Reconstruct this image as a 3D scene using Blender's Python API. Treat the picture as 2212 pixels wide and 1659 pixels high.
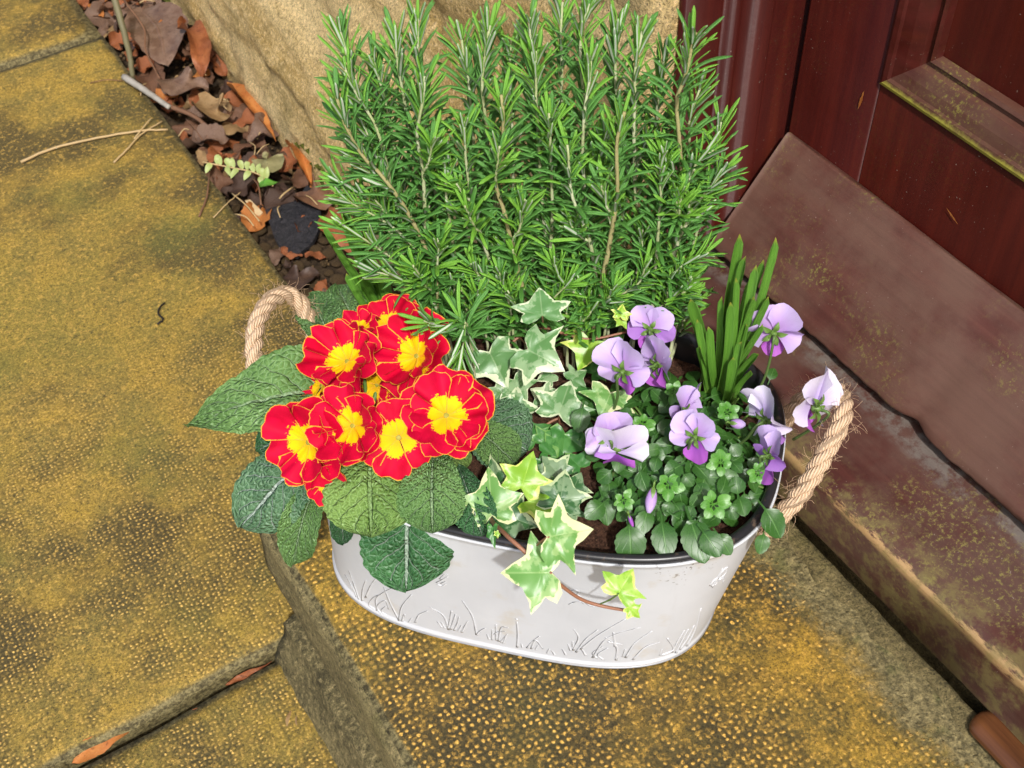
import bpy, math, random
import numpy as np
from mathutils import Vector, Matrix, noise
from mathutils.bvhtree import BVHTree

random.seed(7)
rng = np.random.default_rng(7)
scene = bpy.context.scene
for o in list(bpy.data.objects):
    bpy.data.objects.remove(o)

# ------------------------------------------------------------------ camera
CAM_H = 0.70                       # metres above the top of the door step (z = 0)
FPX = 1225.0                       # focal length in pixels of a 1024 px wide picture
yaw, pitch, roll = (math.radians(v) for v in (30.05, 48.47, -2.91))
_f = np.array([math.sin(yaw) * math.cos(pitch), math.cos(yaw) * math.cos(pitch), -math.sin(pitch)])
_r = np.array([math.cos(yaw), -math.sin(yaw), 0.0])
_u = np.cross(_r, _f)
CR = math.cos(roll) * _r + math.sin(roll) * _u
CU = -math.sin(roll) * _r + math.cos(roll) * _u
CB = -_f
CPOS = np.array([0.0, 0.0, CAM_H])
cam_d = bpy.data.cameras.new('camera')
cam = bpy.data.objects.new('camera', cam_d)
scene.collection.objects.link(cam)
M = Matrix.Identity(4)
for i in range(3):
    M[i][0], M[i][1], M[i][2], M[i][3] = CR[i], CU[i], CB[i], CPOS[i]
cam.matrix_world = M
cam_d.sensor_width = 36.0
cam_d.lens = FPX / 1024 * 36
cam_d.clip_start = 0.02
cam_d.clip_end = 500
cam_d.dof.use_dof = True
cam_d.dof.focus_distance = 0.78
cam_d.dof.aperture_fstop = 22
scene.camera = cam
scene.render.resolution_x, scene.render.resolution_y = 1024, 768

# ------------------------------------------------------------------ light
SUN_EL, SUN_AZ = math.radians(50), math.radians(202)      # sun lamp standing in for the camera flash, behind and right of the viewer
world = bpy.data.worlds.new('World')
scene.world = world
world.use_nodes = True
wn = world.node_tree
sky = wn.nodes.new('ShaderNodeTexSky')
sky.sky_type = 'NISHITA'
sky.sun_disc = False
sky.sun_elevation = SUN_EL
sky.sun_rotation = SUN_AZ
sky.dust_density = 4.0
wn.links.new(sky.outputs[0], wn.nodes['Background'].inputs[0])
wn.nodes['Background'].inputs[1].default_value = 0.15
sd = bpy.data.lights.new('sun', 'SUN')
sd.energy = 3.2
sd.angle = math.radians(2.0)
sd.color = (1.0, 0.985, 0.96)
sun = bpy.data.objects.new('sun', sd)
scene.collection.objects.link(sun)
sdir = Vector((math.sin(SUN_AZ) * math.cos(SUN_EL), math.cos(SUN_AZ) * math.cos(SUN_EL), math.sin(SUN_EL)))
sun.rotation_euler = sdir.to_track_quat('Z', 'Y').to_euler()
sun.location = sdir * 6
vs = scene.view_settings
vs.view_transform = 'Standard'
vs.look = 'None'
vs.exposure = 0.13
vs.gamma = 1.0
vs.use_curve_mapping = False

# ------------------------------------------------------------------ helpers
def ray(px, py):
    return CR * ((px - 512) / FPX) + CU * ((384 - py) / FPX) - CB
def on_plane(px, py, p0, n):
    d = ray(px, py)
    n = np.array(n, float)
    return CPOS + d * (np.dot(np.array(p0, float) - CPOS, n) / np.dot(d, n))
def az(px, py, z):
    return on_plane(px, py, (0, 0, z), (0, 0, 1))
def unit(v):
    v = np.array(v, float)
    return v / (np.linalg.norm(v) + 1e-12)
def depth(p):
    return float(np.dot(np.array(p) - CPOS, -CB))
def D(x, y):                                   # coordinates read off a 2212 px wide view
    return x / 2.1602, y / 2.1602
def fn(x, y=0.0, z=0.0):
    return noise.noise(Vector((x, y, z)))
def fbm(x, y, z, o=4):
    return noise.fractal(Vector((x, y, z)), 1.0, 2.0, o)

def thing(name, label, cat, loc=(0, 0, 0), group=None):
    o = bpy.data.objects.new(name, None)
    o.empty_display_size = 0.02
    scene.collection.objects.link(o)
    o.location = Vector([float(c) for c in loc])
    o['label'] = label
    o['category'] = cat
    if group:
        o['group'] = group
    return o
def tag(o, label, cat, group=None):
    o['label'] = label
    o['category'] = cat
    if group:
        o['group'] = group
    return o
def make_mesh(name, V, F, mats, uv=None, smooth=True, midx=None):
    me = bpy.data.meshes.new(name)
    V = np.asarray(V, float)
    me.from_pydata(V.tolist(), [], F if isinstance(F, list) else F.tolist())
    if not isinstance(mats, (list, tuple)):
        mats = [mats]
    for m in mats:
        me.materials.append(m)
    if smooth:
        me.polygons.foreach_set('use_smooth', np.ones(len(me.polygons), bool))
    if midx is not None:
        me.polygons.foreach_set('material_index', np.asarray(midx, np.int32))
    if uv is not None:
        l = me.uv_layers.new(name='UVMap')
        li = np.zeros(len(me.loops), np.int32)
        me.loops.foreach_get('vertex_index', li)
        l.data.foreach_set('uv', np.asarray(uv, np.float32)[li].ravel())
    me.update()
    return me
def root_of(p):
    while p.parent:
        p = p.parent
    return p
def obj(name, V, F, mats, parent=None, uv=None, smooth=True, midx=None):
    """world-space vertices -> one mesh object (under parent)"""
    V = np.asarray(V, float)
    if parent is not None:
        V = V - np.array(root_of(parent).location)
    o = bpy.data.objects.new(name, make_mesh(name, V, F, mats, uv, smooth, midx))
    scene.collection.objects.link(o)
    if parent is not None:
        o.parent = parent
    return o
def inst(name, me, mw, parent):
    """place shared mesh data at world matrix mw"""
    o = bpy.data.objects.new(name, me)
    scene.collection.objects.link(o)
    if parent is not None:
        o.parent = parent
        mw = Matrix.Translation(-root_of(parent).location) @ mw
    o.matrix_basis = mw
    return o
def frame(p, x, y, z, sx=1, sy=1, sz=1):
    m = Matrix.Identity(4)
    for i in range(3):
        m[i][0], m[i][1], m[i][2], m[i][3] = x[i] * sx, y[i] * sy, z[i] * sz, p[i]
    return m
def grid_faces(nu, nv, off=0, wrap=False):
    F = []
    for j in range(nv - 1):
        for i in range(nu if wrap else nu - 1):
            a = off + j * nu + i
            b = off + j * nu + (i + 1) % nu
            F.append((a, b, b + nu, a + nu))
    return F
def smooth_path(P, n):
    P = np.array(P, float)
    k = len(P)
    if k == 2:
        t = np.linspace(0, 1, n)[:, None]
        return P[0] * (1 - t) + P[1] * t
    out = []
    Q = np.vstack([2 * P[0] - P[1], P, 2 * P[-1] - P[-2]])
    for s in np.linspace(0, k - 1 - 1e-9, n):
        i = int(s)
        t = s - i
        a, b, c, d = Q[i:i + 4]
        out.append(0.5 * (2 * b + (c - a) * t + (2 * a - 5 * b + 4 * c - d) * t * t + (3 * b - a - 3 * c + d) * t ** 3))
    return np.array(out)
def tube(P, rad, sides=6, cap=True):
    P = np.array(P, float)
    n = len(P)
    rad = np.full(n, rad) if np.isscalar(rad) else np.asarray(rad)
    T = np.gradient(P, axis=0)
    T /= np.linalg.norm(T, axis=1)[:, None] + 1e-12
    a = np.array([0.31, 0.2, 0.93]) if abs(T[0][2]) < 0.85 else np.array([1.0, 0.1, 0])
    V = []
    nrm = unit(np.cross(T[0], a))
    for i in range(n):
        nrm = unit(nrm - T[i] * np.dot(nrm, T[i]))
        bn = np.cross(T[i], nrm)
        for k in range(sides):
            t = 2 * math.pi * k / sides
            V.append(P[i] + rad[i] * (math.cos(t) * nrm + math.sin(t) * bn))
    F = grid_faces(sides, n, 0, True)
    if cap:
        F.append(tuple(range(sides))[::-1])
        F.append(tuple(range((n - 1) * sides, n * sides)))
    return np.array(V), F
class Join:
    def __init__(s):
        s.V, s.F, s.U, s.I, s.n = [], [], [], [], 0
    def add(s, V, F, uv=None, mi=0):
        V = np.asarray(V)
        s.V.append(V)
        s.F += [tuple(i + s.n for i in f) for f in F]
        s.I += [mi] * len(F)
        s.U.append(np.zeros((len(V), 2)) if uv is None else np.asarray(uv))
        s.n += len(V)
    def obj(s, name, mats, parent=None, smooth=True):
        return obj(name, np.vstack(s.V), s.F, mats, parent, np.vstack(s.U), smooth, s.I)

# ------------------------------------------------------------------ materials
class G:
    def __init__(s, name, rough=0.6, spec=0.5):
        s.m = bpy.data.materials.new(name)
        s.m.use_nodes = True
        s.t = s.m.node_tree
        s.b = s.t.nodes['Principled BSDF']
        s.b.inputs['Roughness'].default_value = rough
        s.b.inputs['Specular IOR Level'].default_value = spec
        s._co = None
    def n(s, typ, **kw):
        nd = s.t.nodes.new(typ)
        for k, v in kw.items():
            setattr(nd, k, v)
        return nd
    def lk(s, a, inp):
        if hasattr(a, 'is_output'):
            s.t.links.new(a, inp)
        elif isinstance(a, (tuple, list)) and len(a) == 3 and inp.type == 'RGBA':
            inp.default_value = (*a, 1)
        else:
            inp.default_value = a
    @property
    def co(s):
        if s._co is None:
            s._co = s.n('ShaderNodeTexCoord').outputs['Object']
        return s._co
    @property
    def uv(s):
        return s.n('ShaderNodeTexCoord').outputs['UV']
    def sep(s, v):
        return s.n('ShaderNodeSeparateXYZ'), v
    def xyz(s, v):
        nd = s.n('ShaderNodeSeparateXYZ')
        s.t.links.new(v, nd.inputs[0])
        return nd.outputs
    def map(s, v, scale=(1, 1, 1), rot=(0, 0, 0)):
        nd = s.n('ShaderNodeMapping')
        s.t.links.new(v, nd.inputs[0])
        nd.inputs['Scale'].default_value = scale
        nd.inputs['Rotation'].default_value = rot
        return nd.outputs[0]
    def rnd(s):
        return s.n('ShaderNodeObjectInfo').outputs['Random']
    def noise(s, scale, detail=4, rough=0.55, v=None, dist=0.0):
        nd = s.n('ShaderNodeTexNoise')
        s.t.links.new(v if v is not None else s.co, nd.inputs['Vector'])
        nd.inputs['Scale'].default_value = scale
        nd.inputs['Detail'].default_value = detail
        nd.inputs['Roughness'].default_value = rough
        nd.inputs['Distortion'].default_value = dist
        return nd.outputs[0]
    def voro(s, scale, rand=1.0, v=None, feature='F1', dims='3D'):
        nd = s.n('ShaderNodeTexVoronoi', feature=feature, voronoi_dimensions=dims)
        s.t.links.new(v if v is not None else s.co, nd.inputs['Vector'])
        nd.inputs['Scale'].default_value = scale
        nd.inputs['Randomness'].default_value = rand
        return nd.outputs[0]
    def math(s, op, a, b=0.0, clamp=False):
        nd = s.n('ShaderNodeMath', operation=op, use_clamp=clamp)
        s.lk(a, nd.inputs[0])
        s.lk(b, nd.inputs[1])
        return nd.outputs[0]
    def ss(s, x, lo, hi, a=0.0, b=1.0):
        nd = s.n('ShaderNodeMapRange', interpolation_type='SMOOTHSTEP')
        s.lk(x, nd.inputs[0])
        for i, v in enumerate((lo, hi, a, b)):
            s.lk(v, nd.inputs[1 + i])
        return nd.outputs[0]
    def ramp(s, x, stops):
        nd = s.n('ShaderNodeValToRGB')
        s.lk(x, nd.inputs[0])
        e = nd.color_ramp.elements
        while len(e) < len(stops):
            e.new(0.5)
        for el, (p, c) in zip(e, stops):
            el.position = p
            el.color = (*c, 1)
        return nd.outputs[0]
    def mix(s, f, a, b, blend='MIX'):
        nd = s.n('ShaderNodeMix', data_type='RGBA', blend_type=blend)
        s.lk(f, nd.inputs[0])
        s.lk(a, nd.inputs[6])
        s.lk(b, nd.inputs[7])
        return nd.outputs[2]
    def bump(s, h, strength=0.5, dist=0.002, base=None):
        nd = s.n('ShaderNodeBump')
        nd.inputs['Strength'].default_value = strength
        nd.inputs['Distance'].default_value = dist
        s.lk(h, nd.inputs['Height'])
        if base is not None:
            s.t.links.new(base, nd.inputs['Normal'])
        return nd.outputs[0]
    def done(s, col, normal=None, rough=None, trans=None):
        s.lk(col, s.b.inputs['Base Color'])
        if normal is not None:
            s.t.links.new(normal, s.b.inputs['Normal'])
        if rough is not None:
            s.lk(rough, s.b.inputs['Roughness'])
        if trans is not None:                      # thin leaf: part of the light passes through
            tr = s.n('ShaderNodeBsdfTranslucent')
            s.lk(col, tr.inputs[0])
            mx = s.n('ShaderNodeMixShader')
            mx.inputs[0].default_value = trans
            out = s.t.nodes['Material Output']
            s.t.links.new(s.b.outputs[0], mx.inputs[1])
            s.t.links.new(tr.outputs[0], mx.inputs[2])
            s.t.links.new(mx.outputs[0], out.inputs[0])
        return s.m

def stone_mat(name, dots, dot_scale, ochre, olive, dark, green=0.25, dist=0.0012, worn=None, rand=0.5, grime=None):
    g = G(name, 0.75, 0.35)
    big = g.noise(5.5, 5, 0.6)
    med = g.noise(26, 6, 0.68)
    fine = g.noise(210, 6, 0.72)
    c = g.mix(g.ss(med, 0.34, 0.66), olive, ochre)
    c = g.mix(g.ss(g.noise(3.4, 4, 0.6, g.map(g.co, (1, 1, 1), (0, 0, 1.1))), 0.46, 0.68, 0, 0.8), c, (ochre[0] * 0.66, ochre[1] * 0.78, ochre[2] * 0.9))
    c = g.mix(g.math('MULTIPLY', g.ss(big, 0.46, 0.61), g.ss(fine, 0.22, 0.6, 0.45, 1)), c, dark)
    c = g.mix(g.ss(fine, 0.50, 0.64, 0, 0.8), c, (ochre[0] * 1.4, ochre[1] * 1.36, ochre[2] * 1.8))
    c = g.mix(g.ss(fine, 0.45, 0.32, 0, 0.85), c, dark)
    c = g.mix(g.ss(g.noise(620, 3, 0.6), 0.58, 0.68, 0, 0.75), c, (0.018, 0.014, 0.008))
    c = g.mix(g.ss(g.noise(9, 3, 0.5, g.map(g.co, (1, 1, 1), (0, 0, 0.6))), 0.52, 0.72, 0, green), c, (0.12, 0.125, 0.028))
    wob = g.n('ShaderNodeTexNoise')
    wob.inputs['Scale'].default_value = 210
    g.t.links.new(g.co, wob.inputs['Vector'])
    vadd = g.n('ShaderNodeVectorMath', operation='MULTIPLY_ADD')
    g.t.links.new(wob.outputs['Color'], vadd.inputs[0])
    vadd.inputs[1].default_value = (0.0030, 0.0030, 0.0)
    g.t.links.new(g.co, vadd.inputs[2])
    vn = g.n('ShaderNodeTexVoronoi', feature='F1', voronoi_dimensions='2D')
    g.t.links.new(vadd.outputs[0], vn.inputs['Vector'])
    vn.inputs['Scale'].default_value = dot_scale
    vn.inputs['Randomness'].default_value = rand
    d, cellr = vn.outputs['Distance'], g.xyz(vn.outputs['Color'])[0]
    flat = g.ss(g.xyz(g.n('ShaderNodeNewGeometry').outputs['Normal'])[2], 0.75, 0.93)      # pimples only on the moulded top face
    pn = g.math('ADD', g.math('MULTIPLY', g.noise(11, 5, 0.7), 0.7), g.math('MULTIPLY', g.noise(70, 4, 0.7), 0.45))
    pres = g.math('MULTIPLY', g.ss(pn, 0.47, 0.62), flat)
    if worn:
        pres = g.math('MULTIPLY', pres, g.ss(g.xyz(g.co)[1], worn[1], worn[0], 0.03, 1.0))
    jit = g.math('ADD', d, g.math('MULTIPLY', g.math('SUBTRACT', fine, 0.5), 0.5))
    each = g.math('MULTIPLY', g.math('MULTIPLY', pres, dots, True), g.ss(cellr, 0.12, 0.75, 0.15, 1.0))
    dot = g.math('MULTIPLY', g.ss(jit, 0.33, 0.12), each, True)
    ring = g.math('MULTIPLY', g.ss(jit, 0.22, 0.5), g.math('MULTIPLY', pres, 0.55 * dots, True), True)
    c = g.mix(ring, c, dark)
    c = g.mix(g.math('MULTIPLY', dot, 0.95), c, (min(0.8, ochre[0] * 1.85), ochre[1] * 1.8, ochre[2] * 3.0))
    if grime:                                             # greyer, algae-filmed strip where nobody treads
        gm = g.ss(g.math('ADD', g.xyz(g.co)[0], g.math('MULTIPLY', g.noise(22, 6, 0.72), 0.075)), grime[0], grime[1])
        gc = g.mix(g.ss(fine, 0.36, 0.64), (0.085, 0.070, 0.030), (0.235, 0.190, 0.085))
        gc = g.mix(g.ss(g.noise(40, 4), 0.52, 0.68, 0, 0.6), gc, (0.11, 0.115, 0.035))
        c = g.mix(gm, c, gc)
    side = g.mix(g.ss(fine, 0.38, 0.62), dark, (0.205, 0.170, 0.075))
    c = g.mix(flat, side, c)
    grit = g.noise(560, 4, 0.75)
    c = g.mix(1.0, c, g.ramp(grit, [(0.36, (0.52, 0.52, 0.50)), (0.50, (1.0, 1.0, 1.0)), (0.64, (1.45, 1.42, 1.35))]), 'MULTIPLY')
    h = g.math('ADD', g.math('MULTIPLY', dot, 0.6), g.math('ADD', g.math('ADD', fine, g.math('MULTIPLY', grit, 0.5)), g.math('MULTIPLY', med, 0.6)))
    return g.done(c, g.bump(h, 0.8, dist))

M_paving = stone_mat('paving_stone', 1.0, 270, (0.335, 0.220, 0.036), (0.190, 0.143, 0.034), (0.060, 0.047, 0.018), 0.45, worn=(0.62, 1.0), rand=0.55)
M_step = stone_mat('step_stone', 1.0, 225, (0.375, 0.225, 0.028), (0.135, 0.097, 0.022), (0.044, 0.035, 0.014), 0.2, 0.0014, rand=0.5, grime=(0.292, 0.318))

def rock_mat(name, a, b, dark, moss=0.3, stretch=(1, 1, 1), rough=0.85):
    g = G(name, rough, 0.3)
    v = g.map(g.co, stretch)
    lay = g.noise(14, 6, 0.6, v, 0.4)
    med = g.noise(45, 6, 0.7)
    fine = g.noise(260, 5, 0.7)
    c = g.mix(g.ss(lay, 0.36, 0.62), a, b)
    c = g.mix(g.ss(med, 0.50, 0.72, 0, 0.7), c, dark)
    c = g.mix(g.ss(fine, 0.50, 0.64, 0, 0.8), c, (min(1, b[0] * 1.35), min(1, b[1] * 1.3), b[2] * 1.35))
    c = g.mix(g.ss(fine, 0.46, 0.33, 0, 0.85), c, dark)
    c = g.mix(g.ss(g.noise(520, 2, 0.5), 0.60, 0.70, 0, 0.7), c, (0.02, 0.016, 0.01))
    c = g.mix(g.ss(g.noise(11, 4, 0.6), 0.56, 0.72, 0, moss), c, (0.11, 0.10, 0.025))
    grit = g.noise(620, 4, 0.75)
    c = g.mix(1.0, c, g.ramp(grit, [(0.36, (0.55, 0.55, 0.52)), (0.50, (1.0, 1.0, 1.0)), (0.64, (1.4, 1.38, 1.32))]), 'MULTIPLY')
    h = g.math('ADD', g.math('MULTIPLY', g.math('ADD', fine, grit), 0.5), g.math('ADD', g.math('MULTIPLY', med, 1.2), g.math('MULTIPLY', lay, 1.6)))
    return g.done(c, g.bump(h, 0.9, 0.0036))
M_wall = rock_mat('wall_sandstone', (0.43, 0.285, 0.090), (0.62, 0.475, 0.235), (0.215, 0.155, 0.06), 0.35, (1, 0.22, 1))
M_riser = rock_mat('riser_stone', (0.115, 0.095, 0.042), (0.25, 0.205, 0.092), (0.040, 0.034, 0.016), 0.6, (1, 0.5, 1))
M_mortar = rock_mat('mortar', (0.105, 0.082, 0.032), (0.175, 0.140, 0.060), (0.05, 0.042, 0.018), 0.8)
M_pebble = rock_mat('pebble_stone', (0.11, 0.07, 0.028), (0.19, 0.12, 0.055), (0.05, 0.034, 0.016), 0.3)
M_slate = rock_mat('slate', (0.016, 0.017, 0.020), (0.032, 0.030, 0.034), (0.008, 0.008, 0.01), 0.0, (1, 1, 1), 0.5)

g = G('soil_ground', 0.95, 0.2)
f1 = g.noise(120, 6, 0.7)
M_ground = g.done(g.mix(g.ss(f1, 0.35, 0.65), (0.022, 0.015, 0.009), (0.085, 0.055, 0.03)), g.bump(f1, 0.9, 0.004))
g = G('potting_compost', 0.9, 0.25)
f1 = g.noise(420, 6, 0.75)
c = g.mix(g.ss(f1, 0.35, 0.62), (0.035, 0.015, 0.008), (0.135, 0.062, 0.036))
c = g.mix(g.ss(g.noise(900, 2, 0.5), 0.64, 0.72, 0, 0.8), c, (0.30, 0.17, 0.09))
M_soil = g.done(c, g.bump(f1, 1.0, 0.0035))

def wood_mat(name, a, b, dusty, algae, rough, dust_amt, algae_amt, along, wear=None, streak=(0.085, 0.014, 0.005), spec=0.4):
    g = G(name, rough, spec)
    st = {'y': (1, 0.06, 1), 'z': (1, 1, 0.06)}[along]
    grain = g.noise(90, 5, 0.6, g.map(g.co, st))
    c = g.mix(g.ss(grain, 0.35, 0.7), a, b)
    c = g.mix(g.ss(g.noise(30, 4, 0.6, g.map(g.co, st)), 0.58, 0.78, 0, 0.7), c, streak)
    cloud = g.noise(15, 5, 0.65)
    dmask = g.math('MULTIPLY', g.ss(cloud, 0.30, 0.62), dust_amt)
    c = g.mix(dmask, c, dusty)
    sp = g.noise(330, 4, 0.75)
    al = g.math('MULTIPLY', g.ss(sp, 0.50, 0.66), g.math('MULTIPLY', g.ss(g.noise(11, 4, 0.6), 0.46, 0.66), algae_amt))
    c = g.mix(al, c, algae)
    c = g.mix(g.math('MULTIPLY', g.ss(g.noise(520, 2, 0.5), 0.70, 0.76, 0, 0.5), g.ss(g.noise(25, 3), 0.45, 0.6)), c, (0.36, 0.30, 0.24))
    if wear:
        c = wear(g, c, grain)
    c = g.mix(1.0, c, g.ramp(g.noise(160, 5, 0.7, g.map(g.co, st)), [(0.36, (0.90, 0.89, 0.88)), (0.5, (1, 1, 1)), (0.66, (1.08, 1.07, 1.06))]), 'MULTIPLY')
    h = g.math('ADD', g.math('MULTIPLY', grain, 0.8), g.math('MULTIPLY', sp, 0.5))
    rr = g.math('ADD', rough, g.math('MULTIPLY', dmask, 0.25))
    return g.done(c, g.bump(h, 0.28, 0.0010), rr)
M_door = wood_mat('door_paint', (0.036, 0.0034, 0.0020), (0.058, 0.0062, 0.0030), (0.058, 0.009, 0.006), (0.08, 0.07, 0.012), 0.42, 0.30, 0.08, 'z', spec=0.22)
M_mould = wood_mat('moulding_paint', (0.045, 0.006, 0.004), (0.070, 0.010, 0.008), (0.085, 0.024, 0.018), (0.22, 0.20, 0.03), 0.28, 0.3, 0.2, 'y')
def algae_line(g, c, grain):
    z = g.math('ADD', g.xyz(g.co)[2], g.math('MULTIPLY', g.noise(160, 4, 0.7), 0.006))
    c = g.mix(g.math('MULTIPLY', g.ss(z, 0.1600, 0.1560), g.ss(g.noise(20, 3), 0.30, 0.5, 0.45, 1)), c, (0.34, 0.32, 0.045))
    return c
M_mould_green = wood_mat('moulding_algae_paint', (0.055, 0.012, 0.008), (0.085, 0.022, 0.014), (0.125, 0.066, 0.040), (0.24, 0.22, 0.04), 0.42, 0.6, 0.8, 'y', algae_line)
M_weather = wood_mat('weatherboard_paint', (0.080, 0.025, 0.018), (0.112, 0.038, 0.027), (0.130, 0.068, 0.047), (0.21, 0.185, 0.045), 0.45, 0.85, 1.0, 'y')
def sill_wear(g, c, grain):
    X = list(g.xyz(g.co))
    X[0] = g.math('ADD', X[0], 0.45)          # object space starts at the sill's own base point
    # bare wood where feet have rubbed the front arris, grey grime by the weatherboard
    w = g.math('ADD', X[0], g.math('MULTIPLY', g.noise(46, 6, 0.78, g.map(g.co, (1, 0.30, 1))), 0.034))
    z = g.ss(X[2], 0.046, 0.051)
    c = g.mix(g.math('MULTIPLY', g.ss(w, 0.4268, 0.4240), z), c, g.mix(grain, (0.30, 0.17, 0.06), (0.50, 0.33, 0.16)))
    c = g.mix(g.math('MULTIPLY', g.ss(w, 0.452, 0.432, 0, 0.55), g.ss(g.noise(60, 5, 0.7), 0.42, 0.6)), c, (0.19, 0.16, 0.05))
    c = g.mix(g.math('MULTIPLY', g.ss(w, 0.476, 0.492, 0, 0.8), g.ss(g.noise(70, 5, 0.7), 0.40, 0.6)), c, (0.16, 0.14, 0.12))
    return c
M_sill = wood_mat('sill_paint', (0.055, 0.014, 0.011), (0.082, 0.024, 0.018), (0.105, 0.058, 0.042), (0.22, 0.19, 0.05), 0.46, 0.7, 0.85, 'y', sill_wear)
g = G('black_seal', 0.5)
M_seal = g.done((0.02, 0.02, 0.024))

# planter
g = G('whitewashed_zinc', 0.42, 0.5)
f1 = g.noise(9, 5, 0.6)
c = g.mix(g.ss(f1, 0.3, 0.7), (0.54, 0.56, 0.59), (0.64, 0.66, 0.69))
c = g.mix(g.ss(g.noise(60, 4, 0.6, g.map(g.co, (1, 1, 0.2))), 0.56, 0.75, 0, 0.25), c, (0.42, 0.42, 0.42))
rust = g.math('MULTIPLY', g.ss(g.noise(330, 3, 0.6), 0.60, 0.66), g.ss(g.noise(12, 3, 0.5), 0.60, 0.70))
c = g.mix(rust, c, (0.10, 0.075, 0.05))
c = g.mix(g.math('MULTIPLY', g.ss(g.noise(26, 4, 0.6), 0.60, 0.72, 0, 0.35), 1), c, (0.50, 0.42, 0.28))
M_zinc = g.done(c, g.bump(g.noise(40, 4, 0.5), 0.08, 0.001))
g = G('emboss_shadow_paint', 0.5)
M_emboss = g.done(g.mix(g.ss(g.noise(90, 3), 0.4, 0.62), (0.18, 0.18, 0.185), (0.46, 0.465, 0.47)))  # dark line painted beside each ridge to stand in for its shade
g = G('emboss_ridge_zinc', 0.4)
M_emboss2 = g.done((0.64, 0.66, 0.69))  # pale zinc tone of the raised ridge, beside its painted shade line
g = G('bare_zinc', 0.4, 0.5)
g.b.inputs['Metallic'].default_value = 0.4
M_foot = g.done((0.34, 0.35, 0.37))
g = G('black_plastic_liner', 0.32)
M_liner = g.done(g.mix(g.ss(g.noise(160, 4, 0.7), 0.55, 0.7), (0.018, 0.018, 0.02), (0.10, 0.07, 0.05)))
g = G('jute_rope', 0.9, 0.2)
st = g.noise(700, 3, 0.6)
X = g.uv
tw = g.n('ShaderNodeTexWave', wave_type='BANDS', bands_direction='X')
tw.inputs['Scale'].default_value = 1.0
tw.inputs['Distortion'].default_value = 1.2
g.t.links.new(X, tw.inputs['Vector'])
c = g.mix(g.ss(tw.outputs[1], 0.15, 0.7), (0.48, 0.32, 0.19), (0.74, 0.54, 0.36))
c = g.mix(g.ss(st, 0.5, 0.7, 0, 0.5), c, (0.82, 0.63, 0.44))
M_rope = g.done(c, g.bump(g.math('ADD', tw.outputs[1], st), 0.7, 0.0008))
g = G('jute_fibre', 0.8, 0.2)
M_fibre = g.done((0.66, 0.46, 0.29), trans=0.3)

# foliage
def rugose_mat(name, a, b, vein, vamt, nlat=8.0, rough=0.45, bumpd=0.0015, rnd=0.15, trans=0.12):
    g = G(name, rough, 0.45)
    U = g.xyz(g.uv)
    au = g.math('ABSOLUTE', g.math('SUBTRACT', U[0], 0.5))        # 0 midrib .. 0.5 margin
    wv = g.math('ADD', g.math('MULTIPLY', U[1], nlat), g.math('MULTIPLY', g.noise(3.5, 2, 0.5, g.uv), 0.9))
    lat = g.math('ABSOLUTE', g.math('SUBTRACT', g.math('FRACT', g.math('SUBTRACT', wv, g.math('MULTIPLY', au, nlat * 0.55))), 0.5))
    lat = g.ss(lat, 0.075, 0.0)
    lat = g.math('MULTIPLY', lat, g.ss(au, 0.48, 0.30))
    mid = g.ss(au, 0.030, 0.012)
    cell = g.voro(17, 1.0, g.map(g.uv, (1, 1.5, 1)), 'DISTANCE_TO_EDGE', '2D')
    cv = g.ss(cell, 0.045, 0.0)
    vv = g.math('MAXIMUM', mid, g.math('MAXIMUM', g.math('MULTIPLY', lat, 0.8), g.math('MULTIPLY', cv, 0.26)))
    c = g.mix(g.ss(g.noise(30, 4), 0.35, 0.65), a, b)
    c = g.mix(g.math('MULTIPLY', g.rnd(), rnd), c, (b[0] * 1.9, b[1] * 1.5, b[2] * 1.1))
    c = g.mix(g.math('MULTIPLY', vv, vamt), c, vein)
    h = g.math('SUBTRACT', g.math('ADD', g.ss(cell, -0.05, 0.55, 0, 0.9), g.math('MULTIPLY', g.noise(9, 4, 0.6, g.uv), 0.9)), g.math('MULTIPLY', g.math('MAXIMUM', mid, lat), 0.9))
    return g.done(c, g.bump(h, 0.9, bumpd), trans=trans)
M_prim_leaf = rugose_mat('primrose_leaf', (0.080, 0.185, 0.052), (0.150, 0.295, 0.090), (0.34, 0.46, 0.28), 0.62)
M_prim_light = rugose_mat('primrose_leaf_light', (0.135, 0.255, 0.058), (0.205, 0.345, 0.085), (0.24, 0.36, 0.15), 0.5)
M_prim_dark = rugose_mat('primrose_leaf_dark', (0.026, 0.110, 0.038), (0.055, 0.175, 0.062), (0.40, 0.50, 0.40), 0.8)
M_prim_blue = rugose_mat('primrose_leaf_bluish', (0.060, 0.145, 0.066), (0.110, 0.225, 0.108), (0.46, 0.55, 0.48), 0.85)

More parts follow.
